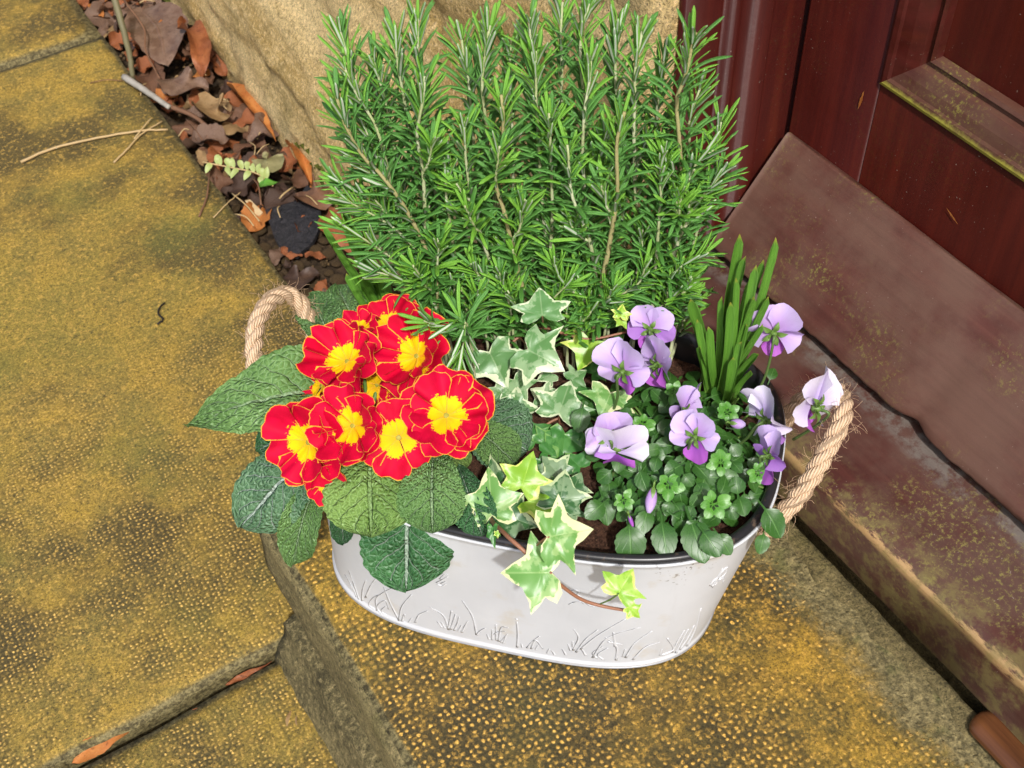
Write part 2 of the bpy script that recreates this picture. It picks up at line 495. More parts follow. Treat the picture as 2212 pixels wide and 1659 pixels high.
def petal_mat():
    g = G('primrose_petal', 0.65, 0.12)
    U = g.xyz(g.uv)                                   # x: metres-ish to the margin (0..1), y: radius 0..1
    fz = g.noise(420, 3, 0.6)
    e = g.math('ADD', U[0], g.math('MULTIPLY', g.math('SUBTRACT', fz, 0.5), 0.045))
    red = g.mix(g.ss(g.noise(120, 3), 0.35, 0.7), (0.50, 0.0006, 0.022), (0.64, 0.0010, 0.036))
    red = g.mix(g.math('MULTIPLY', g.rnd(), 0.35), red, (0.66, 0.008, 0.062))
    star = g.math('ADD', U[1], g.math('MULTIPLY', g.math('SUBTRACT', g.noise(650, 2, 0.5), 0.5), 0.34))
    yc = g.mix(g.ss(U[1], 0.05, 0.30), (0.72, 0.42, 0.01), (0.88, 0.56, 0.005))
    c = g.mix(g.ss(star, 0.44, 0.40), red, yc)
    c = g.mix(g.ss(e, 0.022, 0.009), c, (0.85, 0.42, 0.04))
    return g.done(c, g.bump(g.noise(300, 3), 0.12, 0.0006), trans=0.12)
M_petal = petal_mat()
g = G('primrose_throat', 0.6)
M_throat = g.done((0.34, 0.30, 0.03))
g = G('primrose_stalk', 0.5)
M_stalk = g.done((0.12, 0.24, 0.05))

def viola_petal(name, inner, outer):
    g = G(name, 0.55, 0.25)
    U = g.xyz(g.uv)
    vein = g.noise(26, 3, 0.6, g.map(g.uv, (2.6, 0.15, 1)))
    c = g.mix(g.ss(U[1], 0.15, 0.95), inner, outer)
    c = g.mix(g.ss(vein, 0.50, 0.75, 0, 0.28), c, (inner[0] * 0.75, inner[1] * 0.6, inner[2] * 0.8))
    c = g.mix(g.math('MULTIPLY', g.rnd(), 0.25), c, (outer[0] * 1.05, outer[1] * 0.8, outer[2]))
    return g.done(c, g.bump(vein, 0.15, 0.0008), trans=0.22)
M_vl = viola_petal('viola_petal_lilac', (0.50, 0.30, 0.66), (0.66, 0.53, 0.84))
M_vp = viola_petal('viola_petal_pale', (0.58, 0.47, 0.78), (0.82, 0.79, 0.91))
M_vd = viola_petal('viola_petal_purple', (0.26, 0.07, 0.44), (0.48, 0.13, 0.58))
M_vm = viola_petal('viola_petal_mauve', (0.36, 0.16, 0.56), (0.46, 0.24, 0.66))
g = G('viola_green', 0.45)
M_sepal = g.done(g.mix(g.noise(120, 3), (0.10, 0.20, 0.035), (0.17, 0.29, 0.06)), trans=0.1)
g = G('viola_stem', 0.45)
M_vstem = g.done((0.10, 0.17, 0.045))
def smooth_leaf(name, a, b, vein, vamt=0.5, rough=0.38, trans=0.1, rnd=0.3):
    g = G(name, rough, 0.5)
    U = g.xyz(g.uv)
    au = g.math('ABSOLUTE', g.math('SUBTRACT', U[0], 0.5))
    lat = g.math('ABSOLUTE', g.math('SUBTRACT', g.math('FRACT', g.math('MULTIPLY', g.math('SUBTRACT', U[1], g.math('MULTIPLY', au, 0.8)), 5.0)), 0.5))
    v = g.math('MAXIMUM', g.ss(au, 0.04, 0.015), g.math('MULTIPLY', g.ss(lat, 0.06, 0.0), 0.35))
    c = g.mix(g.ss(g.noise(60, 4), 0.35, 0.65), a, b)
    c = g.mix(g.math('MULTIPLY', g.rnd(), rnd), c, (b[0] * 1.6, b[1] * 1.35, b[2] * 1.1))
    c = g.mix(g.math('MULTIPLY', v, vamt), c, vein)
    return g.done(c, g.bump(v, 0.35, 0.0006), trans=trans)
M_vleaf = smooth_leaf('viola_leaf', (0.020, 0.082, 0.012), (0.044, 0.135, 0.022), (0.14, 0.30, 0.08))
M_vleaf2 = smooth_leaf('viola_young_leaf', (0.055, 0.20, 0.022), (0.095, 0.28, 0.034), (0.2, 0.42, 0.09))
def strap_mat():
    g = G('daffodil_leaf', 0.4, 0.45)
    U = g.xyz(g.uv)
    st_ = g.noise(9, 4, 0.7, g.map(g.uv, (4, 0.25, 1)))
    c = g.mix(g.ss(st_, 0.35, 0.65), (0.075, 0.220, 0.022), (0.160, 0.360, 0.045))
    c = g.mix(g.ss(U[1], 0.30, 0.0, 0, 0.7), c, (0.22, 0.33, 0.06))
    c = g.mix(g.ss(U[1], 0.955, 1.0, 0, 0.9), c, (0.42, 0.40, 0.05))
    return g.done(c, g.bump(st_, 0.6, 0.0010), trans=0.12)
M_daff = strap_mat()

def ivy_mat(name, mid, pale, edge, edge_w, patch):
    g = G(name, 0.36, 0.45)
    U = g.xyz(g.uv)                                    # x: 0 centre .. 1 margin, y: 0..1 nearness to a main vein
    n1 = g.noise(95, 4, 0.6)
    c = g.mix(g.ss(g.math('ADD', n1, patch), 0.50, 0.56), mid, pale)
    e = g.math('ADD', U[0], g.math('MULTIPLY', g.math('SUBTRACT', g.noise(75, 3, 0.6), 0.5), 1.7))
    c = g.mix(g.ss(e, 1.0 - edge_w - 0.03, 1.0 - edge_w + 0.03), c, edge)
    c = g.mix(g.ss(U[1], 0.90, 0.985, 0, 0.45), c, (pale[0] * 1.25, pale[1] * 1.15, pale[2] * 1.2))
    return g.done(c, g.bump(g.math('ADD', g.math('MULTIPLY', U[1], -0.6), n1), 0.25, 0.0006), trans=0.12)
M_ivy = ivy_mat('ivy_variegated', (0.145, 0.33, 0.075), (0.29, 0.46, 0.16), (0.72, 0.74, 0.40), 0.13, 0.0)
M_ivy_grey = ivy_mat('ivy_grey_variegated', (0.115, 0.26, 0.085), (0.26, 0.40, 0.20), (0.62, 0.70, 0.45), 0.10, 0.0)
M_ivy_lime = ivy_mat('ivy_lime', (0.23, 0.45, 0.035), (0.33, 0.54, 0.07), (0.62, 0.68, 0.16), 0.04, 0.02)
M_ivy_dark = ivy_mat('ivy_dark', (0.050, 0.190, 0.035), (0.085, 0.25, 0.055), (0.16, 0.34, 0.08), 0.03, -0.03)
M_ivy_mott = ivy_mat('ivy_mottled', (0.045, 0.135, 0.040), (0.20, 0.31, 0.16), (0.52, 0.62, 0.34), 0.06, 0.0)
g = G('ivy_stem', 0.5)
M_ivystem = g.done(g.mix(g.noise(60, 3), (0.24, 0.105, 0.055), (0.38, 0.17, 0.10)))

def rosemary_mats():
    out = []
    for nm, a, b in (('rosemary_leaf', (0.056, 0.200, 0.036), (0.120, 0.325, 0.064)), ('rosemary_young_leaf', (0.125, 0.36, 0.034), (0.205, 0.46, 0.055))):
        g = G(nm, 0.33, 0.5)
        U = g.xyz(g.uv)
        c = g.mix(g.noise(35, 3), a, b)
        c = g.mix(g.math('MULTIPLY', g.rnd(), 0.25), c, (b[0] * 1.4, b[1] * 1.25, b[2]))
        au = g.math('ABSOLUTE', g.math('SUBTRACT', U[0], 0.5))
        c = g.mix(g.ss(au, 0.06, 0.0, 0, 0.35), c, (a[0] * 0.5, a[1] * 0.6, a[2] * 0.6))
        h = g.math('ADD', g.ss(au, 0.0, 0.12), g.math('MULTIPLY', g.voro(14, 1.0, g.map(g.uv, (3, 16, 1)), dims='2D'), 0.5))
        out.append(g.done(c, g.bump(h, 0.5, 0.0005), trans=0.06))
    g = G('rosemary_leaf_underside', 0.8, 0.2)
    out.append(g.done((0.50, 0.57, 0.44)))
    g = G('rosemary_stem', 0.75, 0.2)
    z = g.noise(50, 4)
    c = g.mix(g.ss(z, 0.4, 0.65), (0.38, 0.42, 0.20), (0.54, 0.57, 0.36))
    out.append(g.done(c, g.bump(g.noise(500, 3), 0.3, 0.0006)))
    g = G('rosemary_woody_stem', 0.85, 0.2)
    out.append(g.done(g.mix(g.noise(90, 4), (0.27, 0.22, 0.09), (0.46, 0.43, 0.20)), g.bump(g.noise(300, 4), 0.5, 0.001)))
    return out
M_ros, M_ros_y, M_ros_u, M_ros_stem, M_ros_wood = rosemary_mats()

def dead_mat(name, a, b, rough=0.55):
    g = G(name, rough, 0.4)
    U = g.xyz(g.uv)
    au = g.math('ABSOLUTE', g.math('SUBTRACT', U[0], 0.5))
    lat = g.math('ABSOLUTE', g.math('SUBTRACT', g.math('FRACT', g.math('MULTIPLY', g.math('SUBTRACT', U[1], g.math('MULTIPLY', au, 0.7)), 8.0)), 0.5))
    v = g.math('MAXIMUM', g.ss(au, 0.025, 0.01), g.math('MULTIPLY', g.ss(lat, 0.08, 0.0), 0.5))
    c = g.mix(g.ss(g.noise(70, 5, 0.65), 0.35, 0.65), a, b)
    c = g.mix(g.math('MULTIPLY', v, 0.4), c, (a[0] * 1.6, a[1] * 1.6, a[2] * 1.6))
    c = g.mix(g.ss(g.noise(300, 3), 0.60, 0.7, 0, 0.6), c, (a[0] * 0.35, a[1] * 0.35, a[2] * 0.35))
    return g.done(c, g.bump(g.math('ADD', v, g.noise(160, 4)), 0.5, 0.001), trans=0.08)
DEAD = [dead_mat('dead_leaf_russet', (0.22, 0.065, 0.022), (0.33, 0.115, 0.04)),
        dead_mat('dead_leaf_tan', (0.26, 0.155, 0.065), (0.36, 0.235, 0.11)),
        dead_mat('dead_leaf_brown', (0.11, 0.050, 0.026), (0.19, 0.095, 0.052)),
        dead_mat('dead_leaf_mauve_brown', (0.135, 0.075, 0.048), (0.215, 0.135, 0.092), 0.4),
        dead_mat('dead_leaf_orange', (0.40, 0.125, 0.025), (0.50, 0.20, 0.05)),
        dead_mat('dead_leaf_grey_green', (0.22, 0.20, 0.085), (0.31, 0.28, 0.13)),
        dead_mat('dead_leaf_dark', (0.045, 0.024, 0.016), (0.085, 0.048, 0.032))]
g = G('dry_straw', 0.6)
M_straw = g.done(g.mix(g.noise(80, 3), (0.36, 0.24, 0.10), (0.52, 0.38, 0.19)))
g = G('grey_twig', 0.75)
M_twig_grey = g.done(g.mix(g.noise(90, 4), (0.20, 0.18, 0.15), (0.42, 0.39, 0.34)))
g = G('brown_twig', 0.75)
M_twig = g.done(g.mix(g.noise(90, 4), (0.10, 0.045, 0.022), (0.22, 0.11, 0.055)))
g = G('green_twig', 0.6)
M_twig_green = g.done(g.mix(g.noise(60, 4), (0.11, 0.10, 0.05), (0.19, 0.17, 0.09)))
g = G('black_twig', 0.5)
M_twig_black = g.done((0.014, 0.011, 0.009))
g = G('pale_leaflet', 0.5)
M_leaflet = g.done(g.mix(g.noise(60, 3), (0.30, 0.38, 0.10), (0.42, 0.48, 0.18)), trans=0.15)
g = G('wood_chip', 0.7)
M_chip = g.done(g.mix(g.noise(150, 4), (0.42, 0.28, 0.13), (0.62, 0.47, 0.27)))
g = G('moss', 0.9, 0.2)
f1 = g.noise(260, 4, 0.7)
M_moss = g.done(g.mix(g.ss(f1, 0.35, 0.65), (0.030, 0.035, 0.006), (0.12, 0.135, 0.018)), g.bump(f1, 1.0, 0.004))

# ------------------------------------------------------------------ setting
PAVE_Z = -0.11
EDGE_X = 0.249

def S(o, **kw):
    for k, v in kw.items():
        o[k] = v
    return o

S(obj('ground', [(-25, -25, -0.175), (25, -25, -0.175), (25, 25, -0.175), (-25, 25, -0.175)], [(0, 1, 2, 3)], M_ground, smooth=False), kind='structure')

def slab(name, x0, x1, y0, y1, ztop, thick, mat, res=0.012, seed=0.0, edge=0.0018, rnd=0.0025, parent=None, tilt=(0, 0), crown=0.0012):
    """one stone slab: gridded top with worn arrises, rough sides"""
    nx = max(4, int((x1 - x0) / res)); ny = max(4, int((y1 - y0) / res))
    xs = np.linspace(x0, x1, nx); ys = np.linspace(y0, y1, ny)
    V = []
    for y in ys:
        for x in xs:
            dx = min(x - x0, x1 - x); dy = min(y - y0, y1 - y)
            e = min(dx, dy)
            z = ztop + crown * fbm(x * 9 + seed, y * 9, seed, 3)
            if e < rnd:
                z -= (rnd - e) * 0.55 + 0.0008 * abs(fn(x * 160, y * 160, seed))
            jx = edge * (fbm(y * 26, seed, 3.1, 4) + 0.5 * fn(y * 150, seed)) if dx < 1e-9 else 0
            jy = edge * (fbm(x * 26, seed, 7.7, 4) + 0.5 * fn(x * 150, seed)) if dy < 1e-9 else 0
            V.append((x + jx, y + jy, z + tilt[0] * (x - x0) + tilt[1] * (y - y0)))
    F = grid_faces(nx, ny)
    loop = [i for i in range(nx)] + [(j * nx + nx - 1) for j in range(1, ny)] + [((ny - 1) * nx + i) for i in range(nx - 2, -1, -1)] + [j * nx for j in range(ny - 2, 0, -1)]
    nl = len(loop)
    base = len(V)
    rows = 5
    for k in range(1, rows + 1):
        for q in loop:
            x, y, z = V[q]
            d = thick * k / rows
            V.append((x + 0.003 * fbm(x * 40, y * 40, d * 60 + seed, 3) * (1 if k < rows else 0), y + 0.003 * fbm(x * 40 + 9, y * 40, d * 60 + seed, 3), z - d))
    prev = loop
    for k in range(rows):
        cur = [base + k * nl + i for i in range(nl)]
        for i in range(nl):
            j = (i + 1) % nl
            F.append((prev[j], prev[i], cur[i], cur[j]))
        prev = cur
    F.append(tuple(prev[::-1]))
    return obj(name, V, F, mat, parent)

slabs = [('paving_slab', -0.42, EDGE_X, 0.4995, 1.372, PAVE_Z, 0.014), ('paving_slab', -0.42, 0.081, -0.10, 0.4895, PAVE_Z - 0.005, 0.03),
         ('paving_slab', -0.42, EDGE_X, 1.380, 2.25, PAVE_Z - 0.001, 0.03), ('paving_slab', -1.10, -0.43, 0.30, 1.18, PAVE_Z, 0.03),
         ('paving_slab', -1.10, -0.43, 1.19, 2.07, PAVE_Z - 0.002, 0.03), ('paving_slab', -1.10, -0.43, -0.60, 0.288, PAVE_Z, 0.03),
         ('paving_slab', -0.42, 0.081, -0.72, -0.112, PAVE_Z - 0.003, 0.03)]
for i, (nm, x0, x1, y0, y1, z, _) in enumerate(slabs):
    o = slab(nm, x0, x1, y0, y1, z, 0.045, M_paving, seed=i * 3.7, res=0.012 if i < 2 else 0.03)
    S(o, kind='structure', label=['yellow lichened paving slab left of the door step', 'short paving slab sunk beside the step riser', 'far paving slab beyond the narrow joint', 'paving slab', 'paving slab', 'paving slab', 'paving slab'][i])

# the stone door step: a dressed top slab bedded on a rougher riser stone
STEP_X, STEP_Y1 = 0.0966, 0.528
step = bpy.data.objects.new('door_step', None)
scene.collection.objects.link(step)
step.location = (STEP_X, STEP_Y1, -0.16)
S(step, kind='structure', label='raised stone door step with pimpled ochre top under the planter')
slab('step_slab', STEP_X, 0.4005, -0.45, STEP_Y1, 0.0, 0.078, M_step, res=0.008, seed=21, edge=0.0025, rnd=0.006, parent=step, crown=0.0016)
# darker sawn face of the step and the rugged stone below it
def face_strip(name, zs, xs, y0, y1, mat, rough, seed, parent, res=0.008):
    ny = int((y1 - y0) / res)
    ys = np.linspace(y0, y1, ny)
    V = []
    rows = []
    zz = []
    for k in range(len(zs) - 1):
        for q in range(6):
            t = q / 6
            rows.append((xs[k] * (1 - t) + xs[k + 1] * t, zs[k] * (1 - t) + zs[k + 1] * t))
    rows.append((xs[-1], zs[-1]))
    for (x, z) in rows:
        for y in ys:
            w = rough * (fbm(y * 14, z * 25, seed, 5) + 0.35 * fn(y * 90, z * 90, seed))
            V.append((x + w, y, z + 0.3 * rough * fn(y * 20, z * 10, seed + 5)))
    F = grid_faces(ny, len(rows))
    # close the back
    n0 = len(V)
    for y in ys:
        V.append((0.2, y, zs[0]))
    for y in ys:
        V.append((0.2, y, zs[-1]))
    for i in range(ny - 1):
        F.append((n0 + i, n0 + i + 1, i + 1, i))
        F.append(((len(rows) - 1) * ny + i, (len(rows) - 1) * ny + i + 1, n0 + ny + i + 1, n0 + ny + i))
    F.append(tuple([j * ny for j in range(len(rows))] + [n0 + ny, n0]))
    F.append(tuple([j * ny + ny - 1 for j in range(len(rows))][::-1] + [n0, n0 + ny - 1, n0 + 2 * ny - 1][1:]))
    return obj(name, V, F, mat, parent)
face_strip('riser_face', [-0.006, -0.012, -0.055, -0.076], [0.0950, 0.0925, 0.0905, 0.096], -0.45, STEP_Y1 - 0.001, M_riser, 0.0022, 3.0, step)
face_strip('riser_stone', [-0.073, -0.078, -0.098, -0.122, -0.16], [0.0975, 0.0835, 0.074, 0.067, 0.062], -0.45, STEP_Y1 - 0.035, M_riser, 0.0045, 9.0, step)
# rough bedding mortar smeared along the step beside the sill, and the bedding under the sill
V = []
ys = np.linspace(-0.3, 0.50, 260)
prof = [(0.386, -0.0035), (0.389, 0.0002), (0.393, 0.0012), (0.398, 0.0018), (0.4015, 0.0016), (0.4025, -0.004), (0.4025, -0.03)]
for k_, (x, z) in enumerate(prof):
    for y in ys:
        chip = 1 if fn(y * 23, 3.3) > -0.25 else 0.2
        V.append((x + 0.011 * fbm(y * 16, x * 20, 2, 4) * (1 if x < 0.39 else 0.15), y, z * (chip if z > 0 else 1) + (0.0014 * fbm(y * 70, x * 70, 8, 4) if 0 < k_ < 5 else 0)))
obj('mortar_fillet', V, [f[::-1] for f in grid_faces(len(ys), len(prof))], M_mortar, step)
V = [(x, y, z) for x in (0.414, 0.53) for y in (-0.30, 0.515) for z in (-0.16, 0.0072)]
obj('sill_bedding', V, [(0, 1, 3, 2), (4, 6, 7, 5), (0, 4, 5, 1), (2, 3, 7, 6), (1, 5, 7, 3), (0, 2, 6, 4)], M_mortar, step, smooth=False)

# gravel bed of the gutter and of the gap by the riser
def bed(name, x0, x1, y0, y1, z, amp, mat, label, res=0.008, seed=0):
    nx = int((x1 - x0) / res) + 2; ny = int((y1 - y0) / res) + 2
    V = [(x, y, z + amp * fbm(x * 50, y * 50, seed, 4)) for y in np.linspace(y0, y1, ny) for x in np.linspace(x0, x1, nx)]
    return S(obj(name, V, grid_faces(nx, ny), mat), kind='structure', label=label)
bed('gutter_bed', EDGE_X - 0.04, 0.42, 0.50, 2.2, -0.147, 0.004, M_ground, 'dark earth at the bottom of the narrow gutter by the wall')
bed('joint_bed', -0.42, 0.11, 0.475, 0.51, -0.148, 0.003, M_ground, 'dark earth in the joint between paving slabs')
bed('riser_gap_bed', 0.06, 0.12, -0.4, 0.49, -0.131, 0.004, M_moss, 'mossy earth along the foot of the step riser')

# ------------------------------------------------------------------ stone wall
wall = thing('stone_wall', 'weathered buff sandstone wall behind the rosemary, beside the door frame', 'wall', (0.45, 1.2, -0.16))
def wall_x(z):
    zz = [-0.17, -0.13, -0.06, 0.0, 0.028, 0.05, 0.12, 0.20, 0.30, 0.42]
    xx = [0.352, 0.350, 0.350, 0.359, 0.366, 0.380, 0.402, 0.417, 0.427, 0.430]
    return float(np.interp(z, zz, xx))
def wall_block(y0, y1, z0, z1, seed, rows, base=None, res=0.010):
    ys = np.linspace(y0, y1, max(6, int((y1 - y0) / res)))
    zs = np.linspace(z0, z1, rows)
    V = []
    for z in zs:
        for y in ys:
            x = wall_x(z) if base is None else base
            e = min(y - y0, y1 - y, z1 - z, (z - z0) if base else 9)
            rd = 0.012 * max(0, 1 - e / 0.014) ** 2
            # bedding: long ridges that run along the wall
            lay = 0.009 * fbm(y * 2.5 + seed, z * 26 + 2.2 * fn(y * 3, seed), seed, 4) + 0.0045 * fbm(y * 22, z * 34, seed + 4, 5)
            V.append((x + rd + lay, y, z))
    F = grid_faces(len(ys), len(zs))
    n, m = len(ys), len(zs)
    F = [f[::-1] for f in F]
    b = len(V)
    ring = [i for i in range(n)] + [j * n + n - 1 for j in range(1, m)] + [(m - 1) * n + i for i in range(n - 2, -1, -1)] + [j * n for j in range(m - 2, 0, -1)]
    for q in ring:
        V.append((0.52, V[q][1], V[q][2]))
    L = len(ring)
    for i in range(L):
        j = (i + 1) % L
        F.append((ring[i], ring[j], b + j, b + i))
    F.append(tuple(b + i for i in range(L)))
    return obj('stone', V, F, M_wall, wall)
wall_block(0.530, 1.62, -0.17, 0.43, 1.0, 70)
wall_block(1.635, 2.5, -0.17, 0.40, 6.0, 40, None, 0.02)
wall_block(0.530, 1.15, 0.443, 0.80, 11.0, 26, 0.432, 0.02)
wall_block(1.165, 1.9, 0.443, 0.80, 15.0, 26, 0.434, 0.02)
wall_block(0.530, 1.45, 0.815, 1.2, 18.0, 26, 0.430, 0.03)
obj('mortar', [(0.45, 0.55, -0.16), (0.45, 2.48, -0.16), (0.45, 2.48, 1.19), (0.45, 0.55, 1.19), (0.51, 0.55, -0.16), (0.51, 2.48, -0.16), (0.51, 2.48, 1.19), (0.51, 0.55, 1.19)],
    [(0, 3, 2, 1), (4, 5, 6, 7), (0, 1, 5, 4), (2, 3, 7, 6), (0, 4, 7, 3), (1, 2, 6, 5)], M_mortar, wall, smooth=False)

# moss along the foot of the wall
V, F = [], []
J = Join()
for k in range(420):
    y = 0.86 + 0.72 * random.random()
    if fn(y * 9, 4.4) < -0.12:
        continue
    z = -0.128 + 0.042 * random.random() ** 1.6
    x = 0.347 + 0.004 * random.random()
    r = 0.003 + 0.004 * random.random()
    vv = []
    for a in range(6):
        vv.append((x + r * 0.8 * math.cos(a * 1.047) - 0.002, y + r * math.sin(a * 1.047), z + r * 0.5 * math.cos(a * 2.1)))
    vv.append((x - r * 0.9, y, z + r * 0.5))
    J.add(vv, [(a, (a + 1) % 6, 6) for a in range(6)])
S(J.obj('moss', M_moss), kind='stuff', label='green moss clinging to the foot of the stone wall', category='moss')

# ------------------------------------------------------------------ door, frame, sill
def bar(profile, y0, y1, axis='y', n=2, wob=0.0, seed=0):
    """extrude a closed xz (axis y) or xy (axis z) profile"""
    V = []
    ts = np.linspace(y0, y1, n)
    for t in ts:
        for k, (a, b) in enumerate(profile):
            da = wob * fbm(t * 12, k * 3.3, seed, 4) if wob else 0
            V.append((a + da, t, b + da * 0.6) if axis == 'y' else (a, b, t))
    m = len(profile)
    F = grid_faces(m, n, 0, True)
    F.append(tuple(range(m))); F.append(tuple(range((n - 1) * m, n * m))[::-1])
    return np.array(V), F
def rounded(profile, r=0.002, seg=3):
    P = [np.array(p, float) for p in profile]
    out = []
    for i in range(len(P)):
        a, b, c = P[i - 1], P[i], P[(i + 1) % len(P)]
        u, v = unit(a - b), unit(c - b)
        rr = min(r, 0.45 * np.linalg.norm(a - b), 0.45 * np.linalg.norm(c - b))
        for t in np.linspace(0, 1, seg):
            out.append(tuple((1 - t) ** 2 * (b + u * rr) + 2 * t * (1 - t) * b + t * t * (b + v * rr)))
    return out
DX = 0.542
frm = thing('door_frame', 'dark maroon painted wooden door frame with beaded jamb next to the stone wall', 'door frame', (0.48, 0.53, 0.0))
JP = [(0.440, 0.0), (0.470, 0.0), (0.472, -0.003), (0.4745, -0.003), (0.4760, 0.0005), (0.478, 0.0022), (0.481, 0.0030), (0.484, 0.0022), (0.4860, 0.0005), (0.4875, -0.002), (0.497, -0.002),
      (0.500, 0.0015), (0.514, 0.0015), (0.5165, -0.002), (0.560, -0.002), (0.560, -0.007), (0.440, -0.007)]
for s, y in ((-1, 0.5225), (1, -0.30)):
    V, F = bar(rounded([(a, y + s * b) for a, b in JP], 0.0012, 2), 0.001, 2.02, 'z', 2)
    obj('jamb', V, F, M_door, frm)
V, F = bar(rounded([(0.440, 2.02), (0.56, 2.02), (0.56, 2.09), (0.440, 2.09)], 0.002), -0.335, 0.5295)
obj('head', V, F, M_door, frm)

door = thing('panelled_door', 'dark maroon painted panelled wooden door above the sill', 'door', (0.55, 0.1, 0.08))
Y1, Y0 = 0.5185, -0.296
Z0, Z1 = 0.080, 2.015
PY1, PZ0 = 0.4455, 0.2315
PY0, PZ1 = -0.222, 0.92
def boxv(x0, x1, y0, y1, z0, z1, r=0.0015):
    return bar(rounded([(x0, z0), (x1, z0), (x1, z1), (x0, z1)], r, 3), y0, y1)
def vbar(x0, x1, y0, y1, z0, z1, r=0.002):
    return bar(rounded([(x0, y0), (x1, y0), (x1, y1), (x0, y1)], r, 3), z0, z1, 'z')
obj('stile', *vbar(DX, DX + 0.04, PY1, Y1, Z0, Z1), M_door, door)
obj('stile', *vbar(DX, DX + 0.04, Y0, PY0, Z0, Z1), M_door, door)
obj('bottom_rail', *boxv(DX + 0.0005, DX + 0.04, PY0 + 0.0004, PY1 - 0.0004, Z0, PZ0, 0.001), M_door, door)
obj('middle_rail', *boxv(DX + 0.0005, DX + 0.04, PY0 + 0.0004, PY1 - 0.0004, PZ1, PZ1 + 0.12, 0.001), M_door, door)
obj('top_rail', *boxv(DX + 0.0005, DX + 0.04, PY0 + 0.0004, PY1 - 0.0004, Z1 - 0.1, Z1, 0.001), M_door, door)
obj('panel', *boxv(DX + 0.018, DX + 0.03, PY0, PY1, PZ0, PZ1), M_door, door)
obj('panel', *boxv(DX + 0.018, DX + 0.03, PY0, PY1, PZ1 + 0.12, Z1 - 0.1), M_door, door)
# mitred moulding: profile (inward distance, depth)
mp = [(0.000, 0.001), (0.000, -0.0012), (0.0025, -0.0022), (0.0055, -0.0012), (0.0065, 0.0010), (0.013, 0.0035), (0.020, 0.0085), (0.0215, 0.0120), (0.0235, 0.0125), (0.0255, 0.0105), (0.0275, 0.0120), (0.0285, 0.0175)]
def frame_mould(ya, yb, za, zb):
    C = [(yb, za, -1, 1), (ya, za, 1, 1), (ya, zb, 1, -1), (yb, zb, -1, -1)]
    for k in range(4):
        V = []
        for cc in (C[k], C[(k + 1) % 4]):
            for d, x in mp:
                V.append((DX + x, cc[0] + cc[2] * d, cc[1] + cc[3] * d))
        m = len(mp)
        F = [(i, i + 1, m + i + 1, m + i) for i in range(m - 1)]
        o = obj('moulding', V, F, M_mould_green if k == 0 else M_mould, door, smooth=False)
        if k == 0:
            o['label'] = 'bottom panel moulding with a yellow green algae line'
frame_mould(PY0, PY1, PZ0, PZ1)
frame_mould(PY0, PY1, PZ1 + 0.12, Z1 - 0.1)
# small chips in the paint
for (px, py, a, l, w) in ((861, 100, 1.45, 0.016, 0.0022), (952, 216, -0.45, 0.013, 0.0016)):
    p = on_plane(px, py, (DX - 0.0006, 0, 0), (1, 0, 0))
    V = []
    for k in range(12):
        t = k / 11 - 0.5
        ww = w * (1 - (2 * t) ** 2) * (0.6 + 0.6 * random.random())
        c0 = p + np.array([0, -math.cos(a) * l * t, math.sin(a) * l * t])
        nn = np.array([0, math.sin(a), math.cos(a)])
        V += [c0 - nn * ww * 0.5, c0 + nn * ww * 0.5]
    obj('paint_chip', V, grid_faces(2, 12), DEAD[4], door, smooth=False)
# sloping weatherboard
wb = [(DX - 0.0005, 0.1505), (DX - 0.0045, 0.1515), (0.4785, 0.0775), (0.4775, 0.0725), (0.482, 0.0705), (DX - 0.0005, 0.088)]
V, F = bar(rounded(wb, 0.002, 3), -0.285, 0.5145, 'y', 160, 0.0009, 2)
for q in range(len(V)):                      # swollen, split lower edge
    x, y, z = V[q]
    k_ = max(0.0, min(1.0, (0.495 - x) / 0.018))
    if k_ > 0:
        dd = 0.0013 * fbm(y * 22, 1.7, 3.0, 5) + 0.0008 * fn(y * 120, 2.0)
        dd += 0.0040 * math.exp(-((y - 0.305) / 0.010) ** 2) - 0.001
        V[q] = (x + k_ * dd, y, z + k_ * dd * 0.5)
o = obj('weatherboard', V, F, M_weather, door)
o['label'] = 'dull brown sloping weatherboard speckled with algae'

sill = thing('door_sill', 'worn maroon wooden door sill with bare wood along its front edge', 'sill', (0.45, 0.1, 0.0))
sp = [(0.405, 0.0075), (0.408, 0.0075), (0.408, 0.0115), (0.412, 0.0115), (0.412, 0.0075), (0.535, 0.0075), (0.535, 0.071), (0.482, 0.0630), (0.44, 0.0590), (0.412, 0.0562), (0.406, 0.053)]
V, F = bar(rounded(sp, 0.0016, 3), -0.30, 0.5205, 'y', 200, 0.0008, 5)
obj('sill_board', V, F, M_sill, sill)

g = G('varnished_wood', 0.25, 0.5)
gr = g.noise(70, 5, 0.6, g.map(g.co, (1, 0.08, 1)))
M_varnish = g.done(g.mix(g.ss(gr, 0.35, 0.65), (0.040, 0.014, 0.007), (0.140, 0.052, 0.017)), g.bump(gr, 0.2, 0.0008))
ye = az(976, 714, 0.006)[1]
V = []
sec = [(-0.011, 0.001), (-0.0115, 0.006), (-0.009, 0.0105), (-0.003, 0.0125), (0.004, 0.0125), (0.0105, 0.0105), (0.0125, 0.006), (0.012, 0.001)]
yy = [ye - 0.009 * (1 - math.cos(t)) for t in np.linspace(0, math.pi / 2, 9)] + list(np.linspace(ye - 0.012, -0.12, 12))
for k, y in enumerate(yy):
    f_ = math.sin(min(1.0, max(0.02, (k + 0.15) / 8.0)) * math.pi / 2)
    for (x, z) in sec:
        V.append((0.3985 + x * f_, y, 0.0022 + 0.62 * z * (0.35 + 0.65 * f_)))
F = [f for f in grid_faces(len(sec), len(yy), 0, True)]
F += [tuple(range(len(sec)))[::-1], tuple(range((len(yy) - 1) * len(sec), len(yy) * len(sec)))]
